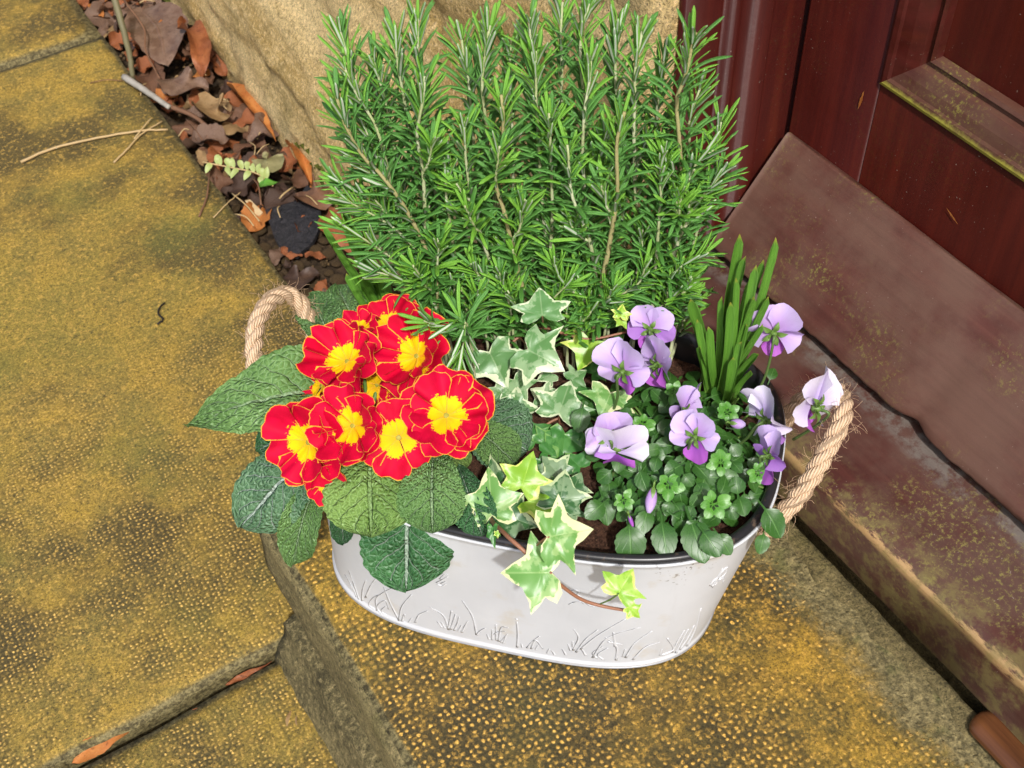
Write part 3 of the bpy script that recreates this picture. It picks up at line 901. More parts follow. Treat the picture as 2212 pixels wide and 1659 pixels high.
tag(obj('wood_strip', V, F, M_varnish), 'short varnished orange brown wood strip with rounded end under the door sill', 'wood strip')

# ------------------------------------------------------------------ planter
PA = -0.8144
PC0 = np.array([0.3476, 0.5833]) * 0.7
U2 = np.array([math.cos(PA), math.sin(PA)]); W2 = np.array([-math.sin(PA), math.cos(PA)])
LB, WB, NB = 0.1863 * 0.7, 0.1229 * 0.7, 3.15
LT, WT, NT = 0.2008 * 0.7, 0.1358 * 0.7, 2.85
PH = 0.126
SH = U2 * (0.0203 * 0.7) + W2 * (0.0058 * 0.7)
def oval_pt(th, t, grow=0.0):
    L = LB + (LT - LB) * t + grow; W = WB + (WT - WB) * t + grow; n = NB + (NT - NB) * t
    c, s = math.cos(th), math.sin(th)
    x = math.copysign(abs(c) ** (2 / n), c) * L
    y = math.copysign(abs(s) ** (2 / n), s) * W
    p = PC0 + SH * t + U2 * x + W2 * y
    return np.array([p[0], p[1], PH * t])
NT_ = 180
# arc-length-uniform angles
_th = np.linspace(0, 2 * math.pi, 4001)
_P = np.array([oval_pt(a, 1.0) for a in _th])
_s = np.concatenate([[0], np.cumsum(np.linalg.norm(np.diff(_P, axis=0), axis=1))])
TH = np.interp(np.linspace(0, _s[-1], NT_ + 1)[:-1], _s, _th)
def ring(t, grow=0.0, z=None):
    R = np.array([oval_pt(a, t, grow) for a in TH])
    if z is not None:
        R[:, 2] = z
    return R
pot = thing('oval_planter', 'whitewashed oval zinc planter with embossed grasses and rope handles on the step', 'planter', (PC0[0], PC0[1], 0.0))
Z_OFF = 0.0022
def lift(R):
    R = R.copy(); R[:, 2] += Z_OFF; return R
rows = [lift(ring(0.0, -0.004, 0.0)), lift(ring(0.0, 0.0, 0.0)), lift(ring(0.0, 0.0012, 0.0012)), lift(ring(0.0, 0.0012, 0.0032)), lift(ring(0.03, 0.0, 0.0045))]
for t in np.linspace(0.05, 0.985, 40):
    rows.append(lift(ring(t)))
rows += [lift(ring(1.0, 0.0006, PH - 0.001)), lift(ring(1.0, 0.0004, PH + 0.0006)), lift(ring(1.0, -0.001, PH + 0.0002)), lift(ring(0.95, -0.0018)), lift(ring(0.5, -0.0018)), lift(ring(0.06, -0.0018))]
V = np.vstack(rows)
F = grid_faces(NT_, len(rows), 0, True)
F.append(tuple(range(NT_))[::-1])
F.append(tuple(range((len(rows) - 1) * NT_, len(rows) * NT_)))
obj('tub', V, F, M_zinc, pot)
POT_BVH = BVHTree.FromPolygons([tuple(v) for v in V], [tuple(f) for f in F])
# rolled foot
fr = []
for k in range(8):
    a = 2 * math.pi * k / 8
    fr.append(lift(ring(0.0, 0.0004 + 0.0011 * math.cos(a), 0.0 + 0.0011 * math.sin(a))))
V = np.vstack(fr + [fr[0]])
obj('foot_ring', V, [f[::-1] for f in grid_faces(NT_, 9, 0, True)], M_foot, pot)
# black liner with rolled lip
lr = []
for (gro, z) in ((-0.0020, PH - 0.012), (-0.0020, PH + 0.0004), (-0.0006, PH + 0.0010), (-0.0004, PH + 0.0030), (-0.0022, PH + 0.0046), (-0.0048, PH + 0.0040), (-0.0062, PH + 0.0015), (-0.0066, PH - 0.004), (-0.0072, PH - 0.02), (-0.0075, PH - 0.03)):
    lr.append(lift(ring(1.0, gro, z)))
obj('liner', np.vstack(lr), grid_faces(NT_, len(lr), 0, True), M_liner, pot)

def pot_hit(px, py, off=0.0):
    d = Vector(ray(px, py)).normalized()
    h = POT_BVH.ray_cast(Vector(CPOS), d)
    if h[0] is None:
        return None
    n = h[1] if h[1].dot(d) < 0 else -h[1]
    return np.array(h[0] + n * off), np.array(n)
def Z7(x, y):
    return 250 + x / 4.022, 475 + y / 4.022
strokes = [
    [[(440, 500), (420, 440), (400, 385)], [(452, 505), (455, 460), (468, 422)], [(466, 492), (490, 440), (528, 395)], [(600, 582), (565, 515), (540, 450)], [(512, 545), (508, 500), (530, 478), (590, 446)],
     [(500, 540), (480, 520), (500, 492), (530, 480)], [(530, 560), (512, 530), (545, 505), (560, 540)], [(430, 490), (415, 455), (385, 400)], [(545, 565), (530, 545), (548, 528)]],
    [[(600, 586), (612, 530), (652, 480)], [(665, 592), (682, 562), (716, 546)], [(612, 588), (622, 560), (626, 572)], [(640, 592), (652, 575)]],
    [[(800, 622), (778, 565), (726, 532)], [(798, 618), (806, 580), (812, 545)], [(808, 620), (820, 585), (828, 560)], [(822, 624), (836, 595), (842, 570)], [(838, 628), (852, 605)], [(852, 632), (870, 600), (880, 586)],
     [(912, 642), (896, 570), (856, 505)], [(912, 642), (930, 625), (948, 616)], [(772, 612), (755, 588)], [(785, 616), (770, 590)]],
    [[(975, 662), (976, 620)], [(992, 664), (990, 600)], [(1000, 668), (1012, 614), (1040, 614)], [(1010, 672), (1036, 640)], [(984, 640), (1000, 630), (1030, 628)], [(1020, 676), (1030, 650)], [(962, 660), (955, 640)], [(1075, 692), (1078, 640), (1074, 590)], [(1073, 580), (1071, 576)]],
    [[(1115, 695), (1140, 668), (1166, 648)], [(1132, 698), (1150, 665), (1180, 700)], [(1150, 702), (1160, 685)], [(1196, 716), (1206, 698)], [(1096, 692), (1092, 678)], [(1225, 722), (1215, 706)]],
    [[(1300, 704), (1322, 655), (1304, 620)], [(1312, 712), (1352, 660), (1400, 622)], [(1330, 700), (1400, 645), (1515, 576)], [(1378, 734), (1440, 655), (1570, 612)], [(1472, 744), (1474, 690), (1430, 652)],
     [(1396, 738), (1380, 715), (1420, 690)], [(1420, 742), (1400, 722), (1440, 695)], [(1290, 705), (1280, 680)], [(1350, 725), (1330, 690)], [(1468, 690), (1462, 632)], [(1440, 670), (1496, 682)], [(1300, 690), (1298, 668)], [(1270, 722), (1258, 700)]],
    [[(1510, 734), (1550, 675), (1616, 628)], [(1540, 742), (1590, 692), (1646, 672)], [(1655, 724), (1702, 700), (1678, 656)], [(1698, 712), (1722, 665), (1746, 625)], [(1712, 716), (1742, 655), (1762, 620)], [(1728, 702), (1762, 650), (1784, 606)], [(1755, 688), (1790, 620), (1812, 536)], [(1500, 730), (1510, 700)], [(1650, 725), (1655, 700)]]]
insects = [[[(752, 432), (770, 424), (798, 408)], [(756, 440), (775, 446), (790, 438)], [(765, 418), (785, 400), (800, 402)], [(770, 436), (790, 428)]],
           [[(1290, 470), (1306, 462), (1324, 470), (1308, 486), (1290, 470)], [(1300, 512), (1330, 508), (1345, 518)], [(1318, 482), (1360, 520), (1385, 530)], [(1285, 520), (1298, 514)]],
           [[(1850, 445), (1862, 425), (1880, 415), (1872, 440), (1850, 445)], [(1880, 415), (1900, 385), (1918, 372), (1908, 400), (1882, 418)], [(1885, 420), (1905, 415), (1900, 432)], [(1858, 450), (1900, 375)]]]
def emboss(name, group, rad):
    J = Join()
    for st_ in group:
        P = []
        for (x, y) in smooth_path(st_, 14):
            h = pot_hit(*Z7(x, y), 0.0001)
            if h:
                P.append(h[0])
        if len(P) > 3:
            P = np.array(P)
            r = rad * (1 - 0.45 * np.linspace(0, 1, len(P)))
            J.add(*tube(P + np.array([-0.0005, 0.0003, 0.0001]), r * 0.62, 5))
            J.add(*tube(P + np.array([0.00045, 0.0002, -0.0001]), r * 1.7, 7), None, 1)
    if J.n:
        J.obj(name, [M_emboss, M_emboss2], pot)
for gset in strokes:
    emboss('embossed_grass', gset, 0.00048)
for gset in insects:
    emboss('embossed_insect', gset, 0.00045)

# rope handles: three laid strands
def rope(path, name, fibre_seed):
    P = smooth_path(path, 160)
    seg = np.linalg.norm(np.diff(P, axis=0), axis=1)
    s = np.concatenate([[0], np.cumsum(seg)])
    T = np.gradient(P, axis=0); T /= np.linalg.norm(T, axis=1)[:, None]
    nrm = unit(np.cross(T[0], (0.2, 0.5, 0.8)))
    Ns = []
    for i in range(len(P)):
        nrm = unit(nrm - T[i] * np.dot(nrm, T[i])); Ns.append(nrm)
    Ns = np.array(Ns); Bs = np.cross(T, Ns)
    J = Join()
    pitch_ = 0.030
    for k in range(3):
        ph = 2 * math.pi * (s / pitch_ + k / 3)
        C = P + 0.0028 * (np.cos(ph)[:, None] * Ns + np.sin(ph)[:, None] * Bs)
        V_, F_ = tube(C, 0.0030 + 0.0002 * np.sin(s * 900 + k), 10)
        uvs = np.array([((j / 10.0) * 2.6 + s[i] * 150, s[i] * 30) for i in range(len(P)) for j in range(10)])
        J.add(V_, F_, uvs)
    ro = J.obj(name, M_rope, pot)
    rr = random.Random(fibre_seed)
    H = Join()
    for k in range(400):
        i = rr.randrange(3, len(P) - 3)
        a = rr.random() * 6.283
        d = math.cos(a) * Ns[i] + math.sin(a) * Bs[i]
        st0 = P[i] + d * 0.0058
        t = T[i] * rr.uniform(-1.2, 1.2) + d * rr.uniform(0.15, 0.9)
        L = rr.uniform(0.002, 0.008) if rr.random() < 0.94 else rr.uniform(0.008, 0.013)
        e = st0 + unit(t) * L
        m = (st0 + e) / 2 + d * L * rr.uniform(-0.2, 0.25) + T[i] * rr.uniform(-0.002, 0.002)
        H.add(*tube(smooth_path([st0, m, e], 4), 0.00011, 3, False))
    fo = H.obj('fibres', M_fibre, ro)
    fo['kind'] = 'stuff'
U3 = np.array([*U2, 0]); W3 = np.array([*W2, 0])
CT = np.array([*(PC0 + SH), PH + Z_OFF])
def handle_plane(side, lean_out):
    p0 = CT + U3 * side * (LT + 0.002) - np.array([0, 0, 0.016])
    t = unit(np.array([0, 0, 1]) + U3 * side * lean_out)
    return p0, np.cross(W3, t)
pl = handle_plane(-1, 0.85)
lp = [(712, 960), (640, 930), (572, 868), (551, 790), (552, 710), (582, 652), (622, 636), (655, 664), (676, 720), (712, 790)]
path = [on_plane(*D(x, y), *pl) for x, y in lp]
rope(path, 'rope_handle', 3)
pl = handle_plane(1, 0.55)
rp = [(1648, 1150), (1690, 1110), (1735, 1058), (1785, 975), (1822, 895), (1812, 850), (1775, 838), (1735, 862), (1698, 905), (1660, 940)]
path = [on_plane(*D(x, y), *pl) for x, y in rp]
rope(path, 'rope_handle', 5)

# compost inside the tub
SOIL_Z = 0.112
V = []
nr = 22
for k in range(nr + 1):
    f_ = k / nr
    R = ring(1.0, -0.0085)
    c0 = CT
    for p in R[::2]:
        q = c0 + (p - c0) * f_
        z = SOIL_Z + 0.0035 * fbm(q[0] * 60, q[1] * 60, 1, 5) + 0.006 * (1 - f_)
        V.append((q[0], q[1], z))
nn = len(R[::2])
o = obj('potting_compost', V, grid_faces(nn, nr + 1, 0, True), M_soil)
tag(o, 'crumbly dark brown compost filling the oval planter', 'compost')
o['kind'] = 'stuff'

FRONT_N = -W3 if np.dot(W3, CB) < 0 else W3
def afront(px, py, off):
    """a point off metres in front of the planter's long front side"""
    return on_plane(px, py, CT + FRONT_N * (WT + off), FRONT_N)

# ------------------------------------------------------------------ leaf builders
def leaf_profile(kind, v):
    if kind == 'obovate':
        return max(0.0, (v ** 0.70) * (1 - v ** 6.0)) ** 0.85 * 1.28
    if kind == 'ovate':
        return max(0.0, math.sin(math.pi * min(1, v ** 0.62))) ** 0.95
    if kind == 'oval':
        return math.sin(math.pi * min(1, v ** 0.85)) ** 0.75
    if kind == 'lance':
        return math.sin(math.pi * v ** 0.8) ** 1.1
    if kind == 'strap':
        return min(1.0, (v * 12) ** 0.5) * (1 - max(0, (v - 0.90) / 0.10) ** 2) ** 0.5
    if kind == 'petiolate':
        return 0.10 + (0 if v < 0.30 else 0.90 * math.sin(math.pi * ((v - 0.30) / 0.70) ** 0.80) ** 0.72) if v < 0.995 else 0.05
    return 1.0
def leaf_surface(base, mid, tip, up, width, kind='obovate', nu=13, nv=18, camber=0.15, wave=0.0, scallop=0.0, nsc=9, rug=0.0, seed=0.0, twist=0.0):
    P = smooth_path([base, mid, tip], nv)
    T = np.gradient(P, axis=0); T /= np.linalg.norm(T, axis=1)[:, None]
    up = unit(up)
    V, UV = [], []
    for j in range(nv):
        v = j / (nv - 1)
        side = unit(np.cross(T[j], up))
        n = np.cross(side, T[j])
        if twist:
            a = twist * v
            side, n = math.cos(a) * side + math.sin(a) * n, math.cos(a) * n - math.sin(a) * side
        w = width * 0.5 * leaf_profile(kind, v)
        w *= 1 + scallop * (abs(math.sin(math.pi * nsc * v)) - 0.5)
        for i in range(nu):
            u = 2 * i / (nu - 1) - 1
            z = camber * width * (abs(u) ** 1.5) * leaf_profile(kind, v)
            z += wave * width * math.sin(v * 11 + seed + (2.0 if u > 0 else 0)) * u * u
            if rug:
                z += width * (0.055 * fn(u * 1.6 + seed, v * 3.2, seed) + 0.04 * abs(u) ** 2 * fn(v * 9, u * 2 + seed, 5.0))
                lat = abs(((v * 8 - abs(u) * 2.2 + 0.3 * fn(v * 4, u, seed)) % 1.0) - 0.5) * 2
                z += rug * ((1 - lat ** 3) * 0.8 + fn(u * 6 + seed, v * 9, 2.0) * 0.7) * (1 - 0.3 * abs(u))
                if abs(u) < 0.09:
                    z -= rug * 0.9
            V.append(P[j] + side * (u * w) + n * z)
            UV.append((i / (nu - 1), v))
    return np.array(V), grid_faces(nu, nv), UV
TOCAM = lambda p: unit(CPOS - np.array(p))
def camdir(r, u, b):
    return unit(CR * r + CU * u + CB * b)
def pxlen(npx, p):
    return npx * depth(p) / FPX

# ------------------------------------------------------------------ rosemary
ros_base = az(*D(1150, 720), 0.115)
ros = thing('rosemary_bush', 'tall bushy green rosemary filling the back of the oval planter', 'rosemary', ros_base)
def ros_leaf(bend, wavy=0.0):
    """unit leaf along +Y: 3 strips on top (rolled margins), pale channel below"""
    n = 8
    V, UV = [], []
    for j in range(n):
        v = j / (n - 1)
        w = 0.5 * min(1.0, 0.45 + v * 2.2) * (1 - max(0, (v - 0.75) / 0.25) ** 2.5 * 0.8)
        y = v * (1 - 0.10 * bend * v)
        z0 = -bend * 0.30 * v * v
        x0 = wavy * v * v
        for (a, b, u) in ((-1.0, -0.55, 0), (-0.62, -0.02, 0.25), (0.0, -0.16, 0.5), (0.62, -0.02, 0.75), (1.0, -0.55, 1.0), (0.42, -0.66, 0.9), (0.0, -0.56, 0.5), (-0.42, -0.66, 0.1)):
            V.append((a * w + x0, y, (z0 if True else 0), b * w))
            UV.append((u, v))
    A = np.array(V)
    F, I = [], []
    for j in range(n - 1):
        for i in range(8):
            a = j * 8 + i; b = j * 8 + (i + 1) % 8
            F.append((a, b, b + 8, a + 8)); I.append(1 if i in (5, 6) else 0)
    F.append(tuple(range((n - 1) * 8, n * 8))); I.append(0)
    return A, F, I, np.array(UV)
RV = [ros_leaf(b, w) for b, w in ((0.25, 0.02), (0.6, -0.03), (1.0, 0.03), (1.4, -0.02), (0.4, 0.05))]
ROS_MESH = {}
ROS_L = (0.0150, 0.0205, 0.0240)
def ros_verts(k, L, W):
    A = RV[k][0]
    return np.stack([A[:, 0] * W, A[:, 1] * L, A[:, 2] * L + A[:, 3] * W], 1)
Wq = [0.0022, 0.0027]
for k in range(len(RV)):
    for young in (0, 1):
        for q, Lq in enumerate(ROS_L):
            Vv = ros_verts(k, Lq, 0.0030 if not young else 0.0025)
            ROS_MESH[(k, young, q)] = make_mesh('rosemary_leaf', Vv, RV[k][1], [M_ros_y if young else M_ros, M_ros_u], RV[k][3], True, RV[k][2])
ROS_LEAVES = []       # (matrix frame axes, key, importance, stem)
def sprig(path, r0, r1, first=0.0, dens=1.0, wood=False, imp=1.0, young_top=0.35, lmax=0.021, trim=0.0):
    n = 26
    P = smooth_path(path, n)
    for i in range(1, n - 1):
        P[i] += np.array([fn(i * 0.5, path[0][0] * 90), fn(i * 0.5, path[0][1] * 90, 5), 0]) * 0.0009
    if trim:                                  # leaf tips reach past the stem tip
        seg = np.linalg.norm(np.diff(P, axis=0), axis=1)
        s = np.concatenate([[0], np.cumsum(seg)])
        q = np.linspace(0, max(s[-1] - trim, s[-1] * 0.6), n)
        P = np.stack([np.interp(q, s, P[:, a]) for a in range(3)], 1)
    seg = np.linalg.norm(np.diff(P, axis=0), axis=1)
    s = np.concatenate([[0], np.cumsum(seg)])
    Ltot = s[-1]
    so = obj('stem', *tube(P, np.linspace(r0, r1, n), 7), M_ros_wood if wood else M_ros_stem, ros)
    T = np.gradient(P, axis=0); T /= np.linalg.norm(T, axis=1)[:, None]
    d = first * Ltot
    ang = random.random() * 6.28
    while d < Ltot - 0.0005:
        f = d / Ltot
        top = max(0.0, 1 - (Ltot - d) / 0.045)
        step_ = (0.0041 - 0.0014 * top) / dens
        i = min(n - 2, np.searchsorted(s, d) - 1 if d > 0 else 0)
        i = max(0, i)
        t = (d - s[i]) / max(1e-9, seg[i])
        p = P[i] * (1 - t) + P[i + 1] * t
        tg = T[i]
        a0 = unit(np.cross(tg, (0.3, 0.9, 0.1))); b0 = np.cross(tg, a0)
        nw = 2 if random.random() < 0.55 else 3
        for k in range(nw):
            a = ang + k * 2 * math.pi / nw + random.uniform(-0.35, 0.35)
            rad = math.cos(a) * a0 + math.sin(a) * b0
            al = math.radians(random.uniform(20, 50) * (1 - top) + random.uniform(8, 26) * top)
            dr = unit(tg * math.cos(al) + rad * math.sin(al) + np.array([0, 0, 0.05]))
            nm = unit(tg * math.sin(al) - rad * math.cos(al))
            nm = unit(nm - dr * np.dot(nm, dr))
            x = np.cross(dr, nm)
            L = random.uniform(0.72, 1.08)
            q = 2 if top < 0.55 else (1 if top < 0.9 else 0)
            if lmax < 0.019:
                q = min(q, 1)
            young = 1 if (top > young_top and random.random() < 0.30 + 0.6 * top) or random.random() < 0.03 else 0
            kk = random.choice((0, 1, 4, 1, 2)) if top > 0.5 else random.choice((1, 2, 2, 3, 3))
            p_ = p + rad * (r0 * 0.6)
            ROS_LEAVES.append((frame(p_, x, dr, nm, L, L, L), (kk, young, q), imp * (0.6 + 0.4 * random.random()) * (1.1 if f > 0.5 else 0.8), so))
        ang += math.pi / 2 + random.uniform(-0.3, 0.3)
        d += step_ * random.uniform(0.8, 1.2)
    return P, s
HN = unit(np.array([math.sin(yaw), math.cos(yaw), 0]))
def ros_path(pts, back=0.0, z0=0.113, lean=0.0):
    """pts: view points base..tip; the stem rises in an upright plane that faces the viewer"""
    b = az(*D(*pts[0]), z0) if back is None else None
    p0 = az(*D(*pts[0]), z0) if back is None else np.array(back, float)
    out = []
    for k, (x, y) in enumerate(pts):
        off = lean * k / max(1, len(pts) - 1)
        out.append(on_plane(*D(x, y), p0 + HN * off, HN))
    return out
def depth_pt(v):
    """a point on the long axis of the tub pushed v metres toward the back"""
    return CT + W3 * v + U3 * (-0.01)
mains = [  # (view points base->tip, plane depth v behind the long axis, lean, radius, importance)
    ([(953, 700), (945, 620), (921, 539), (882, 461), (832, 387), (785, 340), (745, 270), (722, 190)], -0.012, 0.02, 0.0022, 1.0),
    ([(960, 690), (930, 560), (918, 480), (914, 370), (902, 297), (914, 215), (918, 150)], 0.0, 0.012, 0.0021, 1.0),
    ([(930, 650), (870, 480), (835, 355), (812, 273), (765, 195), (738, 130)], 0.012, 0.025, 0.0019, 0.9),
    ([(950, 640), (905, 400), (867, 184), (855, 98), (850, 55)], 0.03, 0.035, 0.002, 0.8),
    ([(990, 640), (935, 380), (904, 145), (902, 24)], 0.035, 0.05, 0.002, 0.8),
    ([(1136, 660), (1112, 560), (1090, 461), (1070, 391), (1086, 344), (1086, 234), (1080, 190)], -0.005, 0.02, 0.0024, 1.0),
    ([(1110, 640), (1070, 430), (1047, 242), (1043, 148), (1062, 40)], 0.03, 0.04, 0.0021, 0.8),
    ([(1060, 640), (1030, 400), (1011, 172), (992, 58)], 0.04, 0.05, 0.0018, 0.7),
    ([(1150, 640), (1165, 420), (1160, 234), (1152, 156), (1144, 22)], 0.035, 0.045, 0.0021, 0.8),
    ([(1100, 660), (1040, 520), (1008, 371), (1004, 273), (1010, 250)], 0.0, 0.01, 0.0019, 0.9),
    ([(910, 620), (820, 400), (765, 176), (738, 78), (728, 50)], 0.035, 0.045, 0.0018, 0.7),
    ([(1283, 720), (1302, 600), (1318, 520), (1333, 420), (1333, 305), (1354, 228)], -0.018, 0.008, 0.0025, 1.0),
    ([(1290, 640), (1274, 520), (1236, 423), (1227, 338), (1225, 300)], -0.008, 0.01, 0.002, 1.0),
    ([(1440, 690), (1450, 600), (1460, 530), (1473, 381), (1460, 233), (1481, 160), (1508, 55)], 0.0, 0.02, 0.0024, 1.0),
    ([(1452, 560), (1464, 525), (1502, 444), (1553, 381), (1566, 352)], -0.005, 0.01, 0.0016, 1.0),
    ([(1475, 430), (1485, 394), (1510, 345), (1556, 318)], 0.0, 0.01, 0.0015, 1.0),
    ([(1446, 625), (1447, 600), (1480, 570), (1545, 540)], -0.01, -0.015, 0.0013, 1.0),
    ([(1380, 640), (1372, 420), (1371, 211), (1375, 140), (1390, 52)], 0.03, 0.04, 0.0021, 0.8),
    ([(1270, 640), (1262, 440), (1261, 254), (1274, 169), (1276, 105)], 0.015, 0.03, 0.0021, 0.9),
    ([(1350, 640), (1340, 350), (1329, 118), (1345, 30)], 0.045, 0.05, 0.002, 0.7),
    ([(1220, 640), (1216, 350), (1214, 76), (1218, -12)], 0.05, 0.055, 0.002, 0.7),
    ([(1190, 640), (1170, 420), (1159, 212), (1157, 95)], 0.02, 0.03, 0.002, 0.8),
    ([(1180, 660), (1192, 480), (1189, 317), (1184, 230)], 0.005, 0.02, 0.0019, 0.9),
    ([(1290, 640), (1270, 300), (1252, 106), (1278, -8)], 0.05, 0.05, 0.002, 0.7),
    ([(1420, 640), (1440, 420), (1420, 250), (1440, 95)], 0.045, 0.05, 0.002, 0.7),
    ([(1470, 660), (1500, 520), (1530, 430), (1560, 250)], 0.02, 0.02, 0.0016, 0.9),
    ([(1410, 660), (1420, 520), (1428, 400), (1424, 330)], -0.01, 0.01, 0.0018, 0.9),
    ([(960, 710), (1000, 700), (1024, 668), (1034, 620)], -0.03, -0.005, 0.0014, 1.0),
    ([(1000, 700), (972, 705), (935, 700), (905, 690)], -0.10, -0.02, 0.0012, 1.0),
    ([(1010, 700), (1000, 750), (990, 800)], -0.11, -0.02, 0.0012, 1.0),
    ([(1010, 690), (985, 560), (965, 440), (960, 350)], 0.0, 0.01, 0.0018, 0.9),
    ([(930, 640), (850, 560), (790, 520), (730, 480)], -0.005, 0.0, 0.0015, 0.9),
    ([(940, 660), (880, 610), (820, 590), (775, 585)], -0.015, -0.005, 0.0014, 0.9),
    ([(880, 560), (800, 440), (745, 400), (705, 380)], 0.01, 0.01, 0.0015, 0.9),
    ([(1290, 690), (1250, 640), (1215, 610), (1190, 560)], -0.015, -0.01, 0.0014, 1.0),
    ([(1310, 690), (1340, 640), (1380, 610), (1400, 560)], -0.012, -0.01, 0.0014, 1.0),
    ([(1130, 690), (1080, 640), (1040, 600), (1010, 560)], -0.012, -0.005, 0.0014, 1.0),
    ([(1150, 700), (1180, 660), (1200, 640), (1240, 600)], -0.02, -0.01, 0.0013, 1.0),
    ([(1060, 700), (1080, 640), (1085, 560), (1075, 500)], 0.01, 0.01, 0.0014, 0.8),
    ([(1220, 700), (1225, 620), (1200, 540), (1195, 480)], 0.01, 0.01, 0.0014, 0.8),
    ([(1350, 690), (1365, 620), (1385, 540), (1390, 470)], 0.005, 0.01, 0.0014, 0.8),
    ([(1400, 690), (1430, 660), (1460, 640), (1500, 620)], -0.01, -0.01, 0.0013, 1.0),
    ([(1100, 720), (1120, 690), (1110, 650), (1090, 620)], -0.02, -0.01, 0.0013, 1.0),
    ([(1240, 720), (1265, 690), (1290, 660), (1330, 650)], -0.022, -0.012, 0.0013, 1.0),
    ([(1000, 640), (880, 430), (840, 250), (800, 110)], 0.03, 0.035, 0.0018, 0.7),
    ([(1430, 640), (1480, 400), (1490, 260), (1520, 170)], 0.02, 0.02, 0.0017, 0.8),
    ([(1100, 640), (1110, 350), (1100, 180), (1105, 70)], 0.045, 0.05, 0.0018, 0.7),
    ([(970, 650), (880, 520), (800, 460), (720, 420)], 0.0, 0.0, 0.0015, 0.9),
]
rq = random.Random(11)
for x_ in range(985, 1480, 30):                 # short lower shoots around the stem bases
    dx = rq.uniform(-45, 45)
    yb = rq.uniform(680, 742)
    mains.append(([(x_, yb), (x_ + dx * 0.4, yb - 45), (x_ + dx, yb - rq.uniform(80, 130))], rq.uniform(-0.020, 0.008), rq.uniform(-0.008, 0.008), 0.0013, 0.85))
for k, (pts, v, lean, r, imp) in enumerate(mains):
    if True:                                        # the bush stands along the back of the tub
        v, lean = 0.062 + v * 0.45, lean * 0.5
    path = ros_path(pts, depth_pt(v), lean=lean)
    bare = 0.0
    if path[0][2] > 0.116 and pts[0][1] >= 600:          # every main stem starts in the compost
        rel = path[0] - CT
        uu = max(-LT * 0.75, min(LT * 0.75, float(rel[:2] @ U2)))
        ww = max(-WT * 0.72, min(WT * 0.80, float(rel[:2] @ W2)))
        q0 = CT + U3 * uu * 0.95 + W3 * ww
        q0[2] = 0.113
        path = [q0] + path
        seg_ = [np.linalg.norm(path[i + 1] - path[i]) for i in range(len(path) - 1)]
        bare = seg_[0] / sum(seg_)
    long_ = len(pts) > 4
    P, s = sprig(path, r * 0.85, r * 0.36, first=bare * 0.8 + (0.06 if long_ else 0.02), dens=1.0, wood=(k in (0, 5, 11, 13)), imp=imp, trim=0.004)
    # short side shoots in the axils
    if long_:
        for q in range(4 if imp > 0.75 else 3):
            i = random.randrange(3, 19)
            tg = unit(P[i + 1] - P[i])
            a = random.random() * 6.28
            a0 = unit(np.cross(tg, (0.3, 0.9, 0.1))); b0 = np.cross(tg, a0)
            rad = math.cos(a) * a0 + math.sin(a) * b0
            L = random.uniform(0.014, 0.034)
            e1 = P[i] + (tg * 0.75 + rad * 0.50) * L * 0.5
            e2 = P[i] + (tg * 1.1 + rad * 0.50) * L
            sprig([P[i], e1, e2], 0.0009, 0.0006, first=0.1, dens=1.1, imp=imp * 0.7, young_top=0.25, lmax=0.017)
order = sorted(range(len(ROS_LEAVES)), key=lambda i: -ROS_LEAVES[i][2])
single = set(order[:300])
J = Join()
for i, (mw, key, imp, so) in enumerate(ROS_LEAVES):
    if i in single:
        inst('leaf', ROS_MESH[key], mw, so)
    else:
        me = ROS_MESH[key]
        k, young, q = key
        Vv = ros_verts(k, ROS_L[q], 0.0030 if not young else 0.0025)
        A = np.array(mw)
        Vw = Vv @ A[:3, :3].T + A[:3, 3]
        F, I = RV[k][1], RV[k][2]
        n0 = J.n
        J.V.append(Vw); J.U.append(RV[k][3]); J.n += len(Vw)
        J.F += [tuple(x + n0 for x in f) for f in F]
        J.I += [2 if m == 1 else young for m in I]
fo = J.obj('needle_leaves', [M_ros, M_ros_y, M_ros_u], ros)
fo['kind'] = 'stuff'
print('rosemary leaves', len(ROS_LEAVES))

# ------------------------------------------------------------------ daffodil shoots
def blades(name, label, base_px, tips, zb, wpx, group, planev):
    bp = az(*D(*base_px), zb)
    t = thing(name, label, 'daffodil', bp, group)
    for k, (bx, by, tx, ty, w, ln) in enumerate(tips):
        b = on_plane(*D(bx, by), bp, HN) if False else az(*D(bx, by), zb)
        e = on_plane(*D(tx, ty), b + HN * ln, HN)
        m = (b + e) / 2 + HN * 0.004 * (-1) ** k + CR * 0.002 * (random.random() - 0.5)
        wd = pxlen(w * 0.70 / 2.16, m)
        upv = unit(CB + CR * random.uniform(-0.5, 0.5))
        V, F, UV = leaf_surface(b, m, e, upv, wd, 'strap', 7, 20, 0.34, twist=random.uniform(-0.5, 0.5))
        n0 = len(V)
        # give the blade real thickness
        tv = unit(CB) * 0.0011
        V2 = V - tv
        F2 = [tuple(i + n0 for i in f)[::-1] for f in F]
        rim = []
        nu, nv = 7, 20
        for j in range(nv - 1):
            for i in (0, nu - 1):
                a, c = j * nu + i, (j + 1) * nu + i
                rim.append((a, c, c + n0, a + n0) if i == 0 else (c, a, a + n0, c + n0))
        obj('leaf', np.vstack([V, V2]), F + F2 + rim, M_daff, t, UV + UV)
